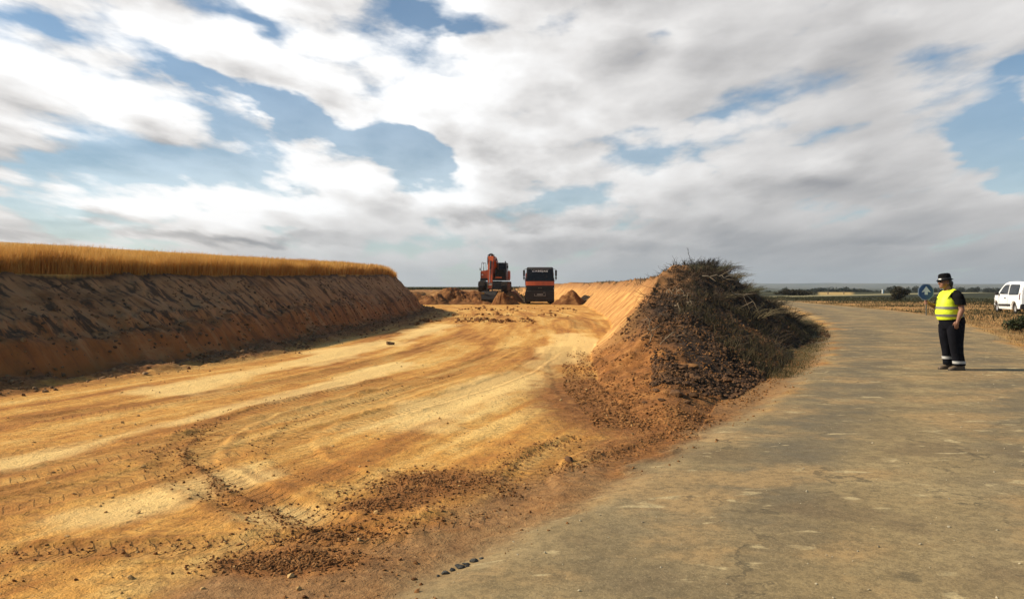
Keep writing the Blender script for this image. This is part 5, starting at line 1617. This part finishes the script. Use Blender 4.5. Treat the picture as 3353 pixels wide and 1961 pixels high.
    for yy in (1.35, 3.05, 6.0, 7.35):
        for s in (-1, 1):
            wheel_obj('wheel', root, (s * 1.04, yy, .52 - .02), .52, .36 if yy < 4 else .52, 'x', outer=s)
        if yy < 2:
            for s in (-1, 1):
                bm = bmesh.new()
                pr = [(yy + .64 * math.cos(a), .52 + .64 * math.sin(a)) for a in np.linspace(.1, math.pi - .1, 12)] + [(yy + .60 * math.cos(a), .52 + .60 * math.sin(a)) for a in np.linspace(math.pi - .1, .1, 12)]
                prism(bm, pr, 'x', s * 1.03 - .20, s * 1.03 + .20)
                from_bm('mudguard', bm, M_BLACK, root)
    # tipper body
    bm = bmesh.new()
    outp = [(-1.18, 2.62), (-1.18, 1.72), (-.95, 1.32), (.95, 1.32), (1.18, 1.72), (1.18, 2.62), (1.12, 2.62), (1.12, 1.76), (.92, 1.40), (-.92, 1.40), (-1.12, 1.76), (-1.12, 2.62)]
    prism(bm, outp, 'y', 2.05, 8.5)
    prism(bm, [(-1.16, 2.78), (-1.16, 1.72), (-.94, 1.33), (.94, 1.33), (1.16, 1.72), (1.16, 2.78)], 'y', 1.98, 2.06)
    prism(bm, [(-1.16, 2.55), (-1.16, 1.72), (-.94, 1.33), (.94, 1.33), (1.16, 1.72), (1.16, 2.55)], 'y', 8.49, 8.57)
    for i in range(7):
        for s in (-1, 1): bx(bm, (s * 1.21, 2.4 + i * .98, 2.15), (.07, .10, .92))
    for s in (-1, 1): bx(bm, (s * 1.19, 5.3, 2.62), (.10, 6.5, .10))
    from_bm('tipper_body', bm, M_ORANGE, root)
    return root
lorry()

# ------------------------------------------------------------------ white van, seen from its left rear
def van():
    hx, hy = 29.07, 44.88
    z0 = np.mean([H(28.0, 43.7), H(28.7, 46.4), H(29.4, 43.4), H(30.0, 46.0)])
    root = empty('van', (hx, hy, z0), R(76.5))
    tag(root, "white van parked on the grass verge at the right edge", "van")
    wx = (1.40, -1.36); wr = .315
    M_WHITE = simple('white_enamel', (.80, .80, .79), .32, var=.02, scale=1.5, dust=.12, dustcol=(.45, .36, .24), coat=.6)
    M_TRIM = simple('black_trim', (.016, .016, .017), .6)
    prof = [(-2.17, .30)]
    def arch(cx, r, a0, a1, n=12):
        return [(cx + r * math.cos(a), .31 + r * math.sin(a)) for a in np.linspace(a0, a1, n)]
    prof += arch(wx[1], .375, math.pi, 0) + arch(wx[0], .375, math.pi, 0)
    prof += [(2.16, .28), (2.22, .45), (2.22, .62), (2.16, .80), (2.02, .92), (1.80, 1.01), (1.50, 1.08), (1.22, 1.14), (.92, 1.40), (.62, 1.63), (.42, 1.73), (.15, 1.785), (-.6, 1.815), (-1.5, 1.80), (-2.0, 1.765), (-2.08, 1.72), (-2.16, 1.30), (-2.21, .90), (-2.22, .55)]
    def halfw(z, x):
        w = np.interp(z, [.25, .50, .80, 1.02, 1.4, 1.7, 1.82], [.87, .90, .905, .885, .80, .715, .64])
        w *= np.interp(x, [-2.25, -2.05, -1.6, 1.2, 1.8, 2.1, 2.23], [.93, .985, 1, 1, .96, .86, .72])
        return float(w)
    bm = bmesh.new()
    prism(bm, prof, 'y', -1, 1)
    subcut(bm, 'z', (.42, .55, .70, .85, 1.0, 1.15, 1.3, 1.45, 1.58, 1.68, 1.75)); subcut(bm, 'x', (-2.05, -1.6, -.8, 0, .8, 1.2, 1.6, 1.8, 1.95, 2.1)); subcut(bm, 'y', (-.7, -.35, 0, .35, .7))
    for v in bm.verts:
        v.co.y *= halfw(v.co.z, v.co.x)
        if v.co.x > 1.75: v.co.x -= .12 * (abs(v.co.y) / .9) ** 2
    es = [e for e in bm.edges if len(e.link_faces) == 2 and e.calc_face_angle() > .9 and e.verts[0].co.z > .4]
    bmesh.ops.bevel(bm, geom=es, offset=.035, segments=3, affect='EDGES')
    body = from_bm('body', bm, M_WHITE, root, True, 40)
    def patch(name, poly, mat, parent, off=.006, side=1, th=.03):
        bm = bmesh.new()
        f = [bm.verts.new((x, 0, z)) for x, z in poly]
        bm.faces.new(f)
        subcut(bm, 'z', (.4, .5, .8, 1.0, 1.2, 1.4, 1.6)); subcut(bm, 'x', (-1.6, -.8, 0, .8))
        bmesh.ops.triangulate(bm, faces=bm.faces[:])
        r = bmesh.ops.extrude_face_region(bm, geom=bm.faces[:])
        inner = {v for v in r['geom'] if isinstance(v, bmesh.types.BMVert)}
        for v in bm.verts:
            v.co.y = side * (halfw(v.co.z, v.co.x) + (off - th if v in inner else off))
        return from_bm(name, bm, mat, parent)
    for s in (1, -1):
        patch('front_side_window', [(.92, 1.10), (.90, 1.16), (.60, 1.46), (.42, 1.58), (.22, 1.63), (-.30, 1.64), (-.36, 1.08)], M_GLASS, body, side=s)
        patch('rear_side_window', [(-.50, 1.08), (-.46, 1.60), (-.52, 1.65), (-1.72, 1.64), (-1.84, 1.58), (-1.90, 1.12), (-1.84, 1.06), (-.54, 1.05)], M_GLASS, body, side=s)
        patch('side_moulding', [(.90, .40), (.94, .46), (.90, .52), (-.80, .55), (-.86, .48), (-.80, .42)], M_TRIM, body, .022, s)
        patch('door_handle', [(.02, .84), (.02, .90), (-.16, .90), (-.16, .84)], M_TRIM, body, .03, s)
        patch('door_seam', [(-.41, .36), (-.40, 1.66), (-.42, 1.66), (-.43, .36)], M_TRIM, body, .002, s)
        patch('door_seam', [(1.00, .45), (.99, 1.10), (.975, 1.10), (.985, .45)], M_TRIM, body, .002, s)
        patch('tail_light', [(-2.12, .80), (-2.10, 1.18), (-2.02, 1.18), (-2.04, .80)], simple('tail_lens', (.10, .012, .010), .2, coat=.7), body, .012, s)
        bm = bmesh.new(); bx(bm, (.86, s * 1.02, 1.12), (.12, .20, .20), None, .04); bx(bm, (.88, s * .90, 1.06), (.06, .10, .05))
        from_bm('mirror', bm, M_TRIM, body)
        patch('sill', [(1.0, .25), (1.0, .31), (-.96, .31), (-.96, .25)], M_WHITE, body, -.01, s)
        for x in wx:
            wheel_obj('wheel', root, (x, s * .745, wr), wr, .20, 'y', simple('hubcap', (.5, .5, .5), .35, .6), blocks=36, outer=s)
        bm = bmesh.new(); bx(bm, (1.93, s * .62, .80), (.22, .30, .16), (0, R(20), s * R(18)), .04)
        from_bm('headlight', bm, M_LAMP, body)
    bm = bmesh.new()
    prism(bm, [(-2.27, .28), (-2.27, .56), (-2.05, .60), (-1.80, .56), (-1.80, .28)], 'y', -.86, .86)
    bmesh.ops.bevel(bm, geom=bm.edges[:], offset=.03, segments=2, affect='EDGES')
    from_bm('rear_bumper', bm, M_TRIM, root)
    bm = bmesh.new()
    loft(bm, [[(-2.125, -.60, 1.58), (-2.125, .60, 1.58), (-2.195, .70, 1.10), (-2.195, -.70, 1.10)], [(-2.145, -.60, 1.58), (-2.145, .60, 1.58), (-2.22, .70, 1.10), (-2.22, -.70, 1.10)]])
    from_bm('rear_window', bm, M_GLASS, body)
    bm = bmesh.new()
    loft(bm, [[(1.20, -.70, 1.18), (1.20, .70, 1.18), (.66, .60, 1.62), (.66, -.60, 1.62)], [(1.22, -.70, 1.20), (1.22, .70, 1.20), (.68, .60, 1.645), (.68, -.60, 1.645)]])
    from_bm('windscreen', bm, M_GLASS, body)
    bm = bmesh.new(); bx(bm, (0, 0, .42), (3.9, 1.35, .22)); from_bm('underbody', bm, M_TRIM, root)
    return root
van()
# ------------------------------------------------------------------ the flagger (local: forward = -x, her left side = -y)
def ball(bm, c, r, s=(1, 1, 1), seg=16):
    bmesh.ops.create_uvsphere(bm, u_segments=seg, v_segments=seg // 2 + 2, radius=r, matrix=Matrix.Translation(Vector(c)) @ Matrix.Diagonal((*s, 1)))
def limb(bm, pts, radii, seg=14):
    tube(bm, pts, radii, seg)
    ball(bm, pts[0], radii[0]); ball(bm, pts[-1], radii[-1])
def F(f, y, z): return Vector((-f, y, z))
def ering(f, z, hd, hw, y=0.0, n=32, pw=2.3, tilt=0.0):
    out = []
    for i in range(n):
        a = 2 * math.pi * i / n
        c, s = math.cos(a), math.sin(a)
        cf = math.copysign(abs(c) ** (2 / pw), c); sf = math.copysign(abs(s) ** (2 / pw), s)
        out.append(F(f + hd * cf, y + hw * sf, z + tilt * cf))
    return out

def person():
    px, py = 7.71, 13.78
    root = empty('person', (px, py, H(px, py) + .0), R(4)); root.scale = (.945,) * 3
    tag(root, "person in yellow safety vest, black hat and dark trousers standing on the old road", "person")
    SKIN = simple('skin', (.25, .115, .068), .55, var=.10, scale=12, spec=.35)
    CLOTH_BLACK = simple('black_cloth', (.005, .0045, .005), .92, var=.3, scale=14, bump=.3, bscale=30, spec=.12)
    TROUSER = simple('dark_trousers', (.0055, .0055, .0085), .9, var=.3, scale=9, bump=.9, bscale=11, spec=.12)
    VEST = simple('hi_vis_yellow', (.70, .80, .02), .6, var=.10, scale=9, bump=.9, bscale=9)
    BAND = simple('reflective_band', (.20, .19, .15), .45, var=.10, scale=20)
    BAND2 = simple('leg_band', (.40, .39, .37), .45, var=.12, scale=20)
    # ---- one continuous skin: head, neck, trunk, arms, hands
    bm = bmesh.new()
    ball(bm, F(.160, 0, 1.625), .100, (1.0, .80, 1.04), 24)
    ball(bm, F(.190, 0, 1.570), .066, (1.0, .90, 1.0), 18)
    limb(bm, [F(.215, 0, 1.545), F(.226, 0, 1.535)], [.042, .030])
    limb(bm, [F(.252, 0, 1.628), F(.274, 0, 1.592)], [.011, .016], 10)            # nose
    ball(bm, F(.262, .012, 1.588), .010); ball(bm, F(.262, -.012, 1.588), .010)
    limb(bm, [F(.243, -.030, 1.643), F(.252, 0, 1.645), F(.243, .030, 1.643)], [.012, .013, .012], 10)   # brow
    limb(bm, [F(.246, -.020, 1.560), F(.254, 0, 1.562), F(.246, .020, 1.560)], [.007, .010, .007], 10)   # lips
    ball(bm, F(.225, -.038, 1.590), .026); ball(bm, F(.225, .038, 1.590), .026)
    for s in (-1, 1):
        ball(bm, F(.150, s * .080, 1.600), .030, (.75, .35, 1.0)); ball(bm, F(.152, s * .084, 1.578), .013)
    limb(bm, [F(.085, 0, 1.43), F(.125, 0, 1.54)], [.068, .060])
    loft(bm, [ering(.02, .80, .16, .16), ering(.05, .95, .18, .17), ering(.075, 1.08, .19, .18), ering(.085, 1.25, .155, .175), ering(.075, 1.38, .11, .165), ering(.065, 1.46, .05, .09)])
    # left arm hangs, slightly bent
    sh, el, wr = F(.035, -.215, 1.38), F(.015, -.285, 1.12), F(.090, -.285, .915)
    limb(bm, [sh, sh.lerp(el, .5), el], [.062, .056, .047]); limb(bm, [el, el.lerp(wr, .35), wr], [.047, .047, .029])
    pm = F(.112, -.285, .862)
    limb(bm, [wr, F(.100, -.285, .89), pm], [.027, .030, .028], 12)
    limb(bm, [F(.085, -.287, .868), F(.135, -.283, .872)], [.019, .018], 12)
    for q, (df, L) in enumerate(((.145, .072), (.124, .080), (.103, .076), (.084, .060))):
        b0 = F(df - .004, -.285, .850)
        limb(bm, [b0, b0 + F(.004, -.004, -L * .42), b0 + F(-.004, .006, -L * .76), b0 + F(-.016, .018, -L)], [.0095, .009, .0085, .007], 8)
    limb(bm, [F(.138, -.278, .893), F(.160, -.270, .866), F(.160, -.262, .836)], [.012, .0105, .009], 8)
    # right arm reaches forward and grips the pole
    GP = F(.448, .10, 1.247)
    sh, el, wr = F(.055, .205, 1.37), F(.150, .265, 1.15), F(.385, .135, 1.232)
    limb(bm, [sh, sh.lerp(el, .5), el], [.062, .056, .047]); limb(bm, [el, el.lerp(wr, .35), wr], [.047, .046, .028])
    limb(bm, [wr, F(.412, .120, 1.24), F(.424, .114, 1.245)], [.026, .029, .026], 12)
    limb(bm, [F(.420, .116, 1.275), F(.420, .116, 1.222)], [.018, .017], 10)
    for q in range(4):
        z = 1.279 - q * .0205
        pts = [GP + F(.0285 * math.cos(a), .0285 * math.sin(a), z - 1.247) for a in np.radians([150, 95, 30, -35, -100, -150 + 12 * q])]
        limb(bm, pts, [.0098, .0098, .0095, .009, .0085, .0075], 8)
    limb(bm, [F(.418, .100, 1.282), F(.432, .076, 1.288), F(.452, .070, 1.283)], [.012, .010, .009], 8)
    body = remesh(bm, 'body', SKIN, root, .0055, 4)
    # ---- trousers
    bm = bmesh.new()
    loft(bm, [ering(.035, 1.04, .19, .18), ering(.025, .98, .208, .19), ering(.010, .90, .220, .195), ering(.010, .82, .20, .19), ering(.02, .76, .16, .19)])
    for s, off, lf in ((-1, -.035, -.012), (1, .055, .02)):
        loft(bm, [ering(.015 + lf, .84, .165, .115, s * .092), ering(.02 + lf, .70, .150, .105, s * .105), ering(.012 + lf, .50, .128, .092, s * .105), ering(-.01 + lf, .32, .112, .082, s * .105), ering(-.035 + off * .6, .16, .108, .078, s * .108), ering(-.045 + off * .6, .085, .112, .080, s * .108)])
    tro = remesh(bm, 'trousers', TROUSER, root, .011, 5)
    for s, off in ((-1, -.035), (1, .055)):
        bm = bmesh.new()
        z0_, z1_ = (.125, .172) if s < 0 else (.195, .245)
        f0 = -.040 + off * .6 if s < 0 else -.022 + off * .5
        A = ering(f0, z0_, .114, .084, s * .108); Bq = ering(f0 + .006, z1_, .114, .084, s * .108)
        A2 = ering(f0, z0_, .105, .075, s * .108); B2 = ering(f0 + .006, z1_, .105, .075, s * .108)
        loft(bm, [A2, A, Bq, B2, A2], closed=False)
        from_bm('reflective_band', bm, BAND2, tro, True, 40)
    # ---- shoes
    for s, hf in ((-1, -.055), (1, .000)):
        bm = bmesh.new()
        y = s * .108
        def sr(f, w, zt, zb=.012): return [F(f, y - w, zb), F(f, y - w, zb + (zt - zb) * .55), F(f, y - w * .6, zt), F(f, y + w * .6, zt), F(f, y + w, zb + (zt - zb) * .55), F(f, y + w, zb)]
        loft(bm, [sr(hf - .105, .026, .085), sr(hf - .085, .038, .115), sr(hf - .02, .040, .125), sr(hf + .06, .042, .092), sr(hf + .13, .048, .066), sr(hf + .17, .042, .054), sr(hf + .195, .024, .040)])
        bmesh.ops.subdivide_edges(bm, edges=bm.edges[:], cuts=1, use_grid_fill=True, smooth=.6)
        sh_ = from_bm('shoe', bm, simple('brown_shoe', (.075, .050, .032), .7, dust=.5, dustcol=(.22, .15, .08)), root, True, 60)
        bm = bmesh.new()
        pl = [(hf - .11, -.03), (hf - .10, .03), (hf - .02, .042), (hf + .06, .044), (hf + .13, .050), (hf + .185, .036), (hf + .205, 0), (hf + .185, -.036), (hf + .13, -.050), (hf + .06, -.044), (hf - .02, -.042), (hf - .10, -.036)]
        prism(bm, [(-f, y + w) for f, w in pl], 'z', 0.0, .022)
        from_bm('sole', bm, simple('sole_rubber', (.03, .025, .02), .9), sh_)
    # ---- shirt: black sleeves and collar showing round the vest
    bm = bmesh.new()
    loft(bm, [ering(.075, 1.05, .20, .185), ering(.09, 1.25, .168, .18), ering(.08, 1.37, .125, .18), ering(.07, 1.45, .07, .115), ering(.085, 1.485, .07, .078)])
    for s in (-1, 1):
        a0 = F(.045, s * .165, 1.40); a1 = F(.040, s * .235, 1.345); a2 = F(.030 if s < 0 else .105, s * .275, 1.205)
        limb(bm, [a0, a1], [.080, .088])
        loft(bm, [[a1 + (F(math.cos(t) * .098, math.sin(t) * .080 , 0)) for t in np.linspace(0, 2 * math.pi, 20, endpoint=False)],
                  [a1.lerp(a2, .5) + (F(math.cos(t) * .100, math.sin(t) * .080, 0)) for t in np.linspace(0, 2 * math.pi, 20, endpoint=False)],
                  [a2 + (F(math.cos(t) * .105, math.sin(t) * .080, 0)) for t in np.linspace(0, 2 * math.pi, 20, endpoint=False)]])
    remesh(bm, 'shirt', CLOTH_BLACK, root, .010, 4)
    # ---- vest: trunk shell with straps over the shoulders
    bm = bmesh.new()
    def vr(f, z, hd, hw, tilt=0.0): return ering(f, z, hd, hw, 0, 40, 2.3, tilt)
    loft(bm, [vr(.045, .945, .212, .196, -.026), vr(.060, 1.0, .230, .204, -.012), vr(.070, 1.06, .234, .206), vr(.083, 1.15, .216, .200), vr(.092, 1.25, .188, .190), vr(.088, 1.33, .165, .175), vr(.080, 1.40, .132, .150), vr(.075, 1.455, .088, .118), vr(.082, 1.475, .06, .085)])
    for s in (-1, 1):
        loft(bm, [[F(f, s * y, z) for f, y, z in ((.215, .10, 1.33), (.215, .165, 1.32), (.195, .170, 1.33), (.195, .10, 1.34))],
                  [F(f, s * y, z) for f, y, z in ((.150, .095, 1.455), (.150, .175, 1.425), (.135, .175, 1.41), (.135, .095, 1.44))],
                  [F(f, s * y, z) for f, y, z in ((.05, .085, 1.505), (.045, .185, 1.478), (.045, .185, 1.462), (.05, .085, 1.49))],
                  [F(f, s * y, z) for f, y, z in ((-.06, .095, 1.445), (-.065, .180, 1.415), (-.05, .175, 1.40), (-.045, .095, 1.43))],
                  [F(f, s * y, z) for f, y, z in ((-.095, .10, 1.33), (-.095, .170, 1.32), (-.08, .170, 1.32), (-.08, .10, 1.33))]])
    vest = remesh(bm, 'vest', VEST, root, .009, 3)
    for (fa, za, hda, hwa), (fb, zb_, hdb, hwb) in (((.077, 1.125, .222, .204), (.084, 1.172, .212, .200)), ((.058, .985, .226, .203), (.066, 1.030, .233, .206))):
        bm = bmesh.new()
        e = .006
        loft(bm, [vr(fa, za, hda - .012, hwa - .012), vr(fa, za, hda + e, hwa + e), vr(fb, zb_, hdb + e, hwb + e), vr(fb, zb_, hdb - .012, hwb - .012), vr(fa, za, hda - .012, hwa - .012)], closed=False)
        from_bm('reflective_band', bm, BAND, vest, True, 40)
    # ---- hat, hair, sunglasses
    bm = bmesh.new()
    am = Matrix.Translation(F(.160, 0, 1.672)) @ Euler((0, R(-7), 0)).to_matrix().to_4x4() @ Matrix.Diagonal((1.12, .95, 1, 1))
    lathe(bm, [(.096, -.012), (.104, -.006), (.132, -.018), (.136, -.014), (.106, .006), (.101, .03), (.097, .075), (.085, .100), (.055, .112), (0, .114)], am, 36)
    hat = from_bm('hat', bm, CLOTH_BLACK, root, True, 60)
    bm = bmesh.new()
    lathe(bm, [(.1015, .004), (.1055, .006), (.1035, .030), (.0985, .030)], am, 36)
    from_bm('hat_band', bm, simple('hat_band', (.03, .028, .026), .6), hat)
    bm = bmesh.new()
    for i in range(4):
        a = math.pi - .05 + i * .13 + .15
        p = am @ Vector((.104 * math.cos(a), .104 * math.sin(a), .017))
        bx(bm, p, (.006, .017, .020), (0, 0, a))
    from_bm('badge', bm, M_WHITE_DECAL, hat)
    bm = bmesh.new()
    ball(bm, F(.135, 0, 1.628), .102, (1.0, .86, 1.0), 20)
    for v in list(bm.verts):
        if v.co.z > 1.70 or (-v.co.x) > .17 - .25 * max(0, 1.62 - v.co.z): pass
    geom = [v for v in bm.verts if (-v.co.x) > .165]
    bmesh.ops.delete(bm, geom=geom, context='VERTS')
    limb(bm, [F(.062, 0, 1.60), F(.055, 0, 1.52)], [.060, .040])
    from_bm('hair', bm, simple('dark_hair', (.012, .009, .008), .6, bump=.5, bscale=80), root, True)
    bm = bmesh.new()
    for s in (-1, 1):
        bx(bm, F(.262, s * .032, 1.627), (.012, .046, .034), (0, 0, s * .25), .008)
        tube(bm, [F(.258, s * .055, 1.632), F(.150, s * .084, 1.628)], .0035, 6)
    tube(bm, [F(.268, -.012, 1.632), F(.268, .012, 1.632)], .004, 6)
    from_bm('sunglasses', bm, M_GLASS, root)
    # ---- the sign she holds: a thing of its own
    srt = empty('hand_sign', root.location, R(4)); srt.scale = (.945,) * 3
    tag(srt, "round blue sign with white up arrow on a thin pole in the person's hand", "sign")
    bm = bmesh.new()
    cyl(bm, (0, 0, -.24), (0, 0, .12), .011, seg=12)
    pole = from_bm('pole', bm, simple('pole_grey', (.10, .09, .08), .5), srt)
    bm = bmesh.new(); cyl(bm, (0, 0, .045), (0, 0, .10), .018, seg=12)
    from_bm('handle', bm, simple('pale_grip', (.60, .58, .48), .5), srt)
    cx, cz = -.018, .190
    bm = bmesh.new()
    prism(bm, [(cx + .163 * math.cos(R(22.5 + 45 * i)), cz + .163 * math.sin(R(22.5 + 45 * i))) for i in range(8)], 'y', -.016, -.010)
    plate = from_bm('plate', bm, simple('plate_rim', (.22, .28, .36), .5, var=.08), srt)
    bm = bmesh.new()
    prism(bm, [(cx + .138 * math.cos(2 * math.pi * i / 40), cz + .138 * math.sin(2 * math.pi * i / 40)) for i in range(40)], 'y', -.020, -.016)
    from_bm('blue_disc', bm, simple('sign_blue', (.018, .070, .200), .45, var=.08), plate)
    bm = bmesh.new()
    prism(bm, [(cx, cz + .108), (cx - .088, cz - .006), (cx - .030, cz + .008), (cx - .030, cz - .048), (cx + .030, cz - .048), (cx + .030, cz + .008), (cx + .088, cz - .006)], 'y', -.023, -.020)
    from_bm('arrow', bm, simple('sign_white', (.72, .76, .74), .5, var=.05), plate)
    m = Matrix.Translation(GP)
    for ch in list(srt.children):
        ch.location = GP
    return root
person()
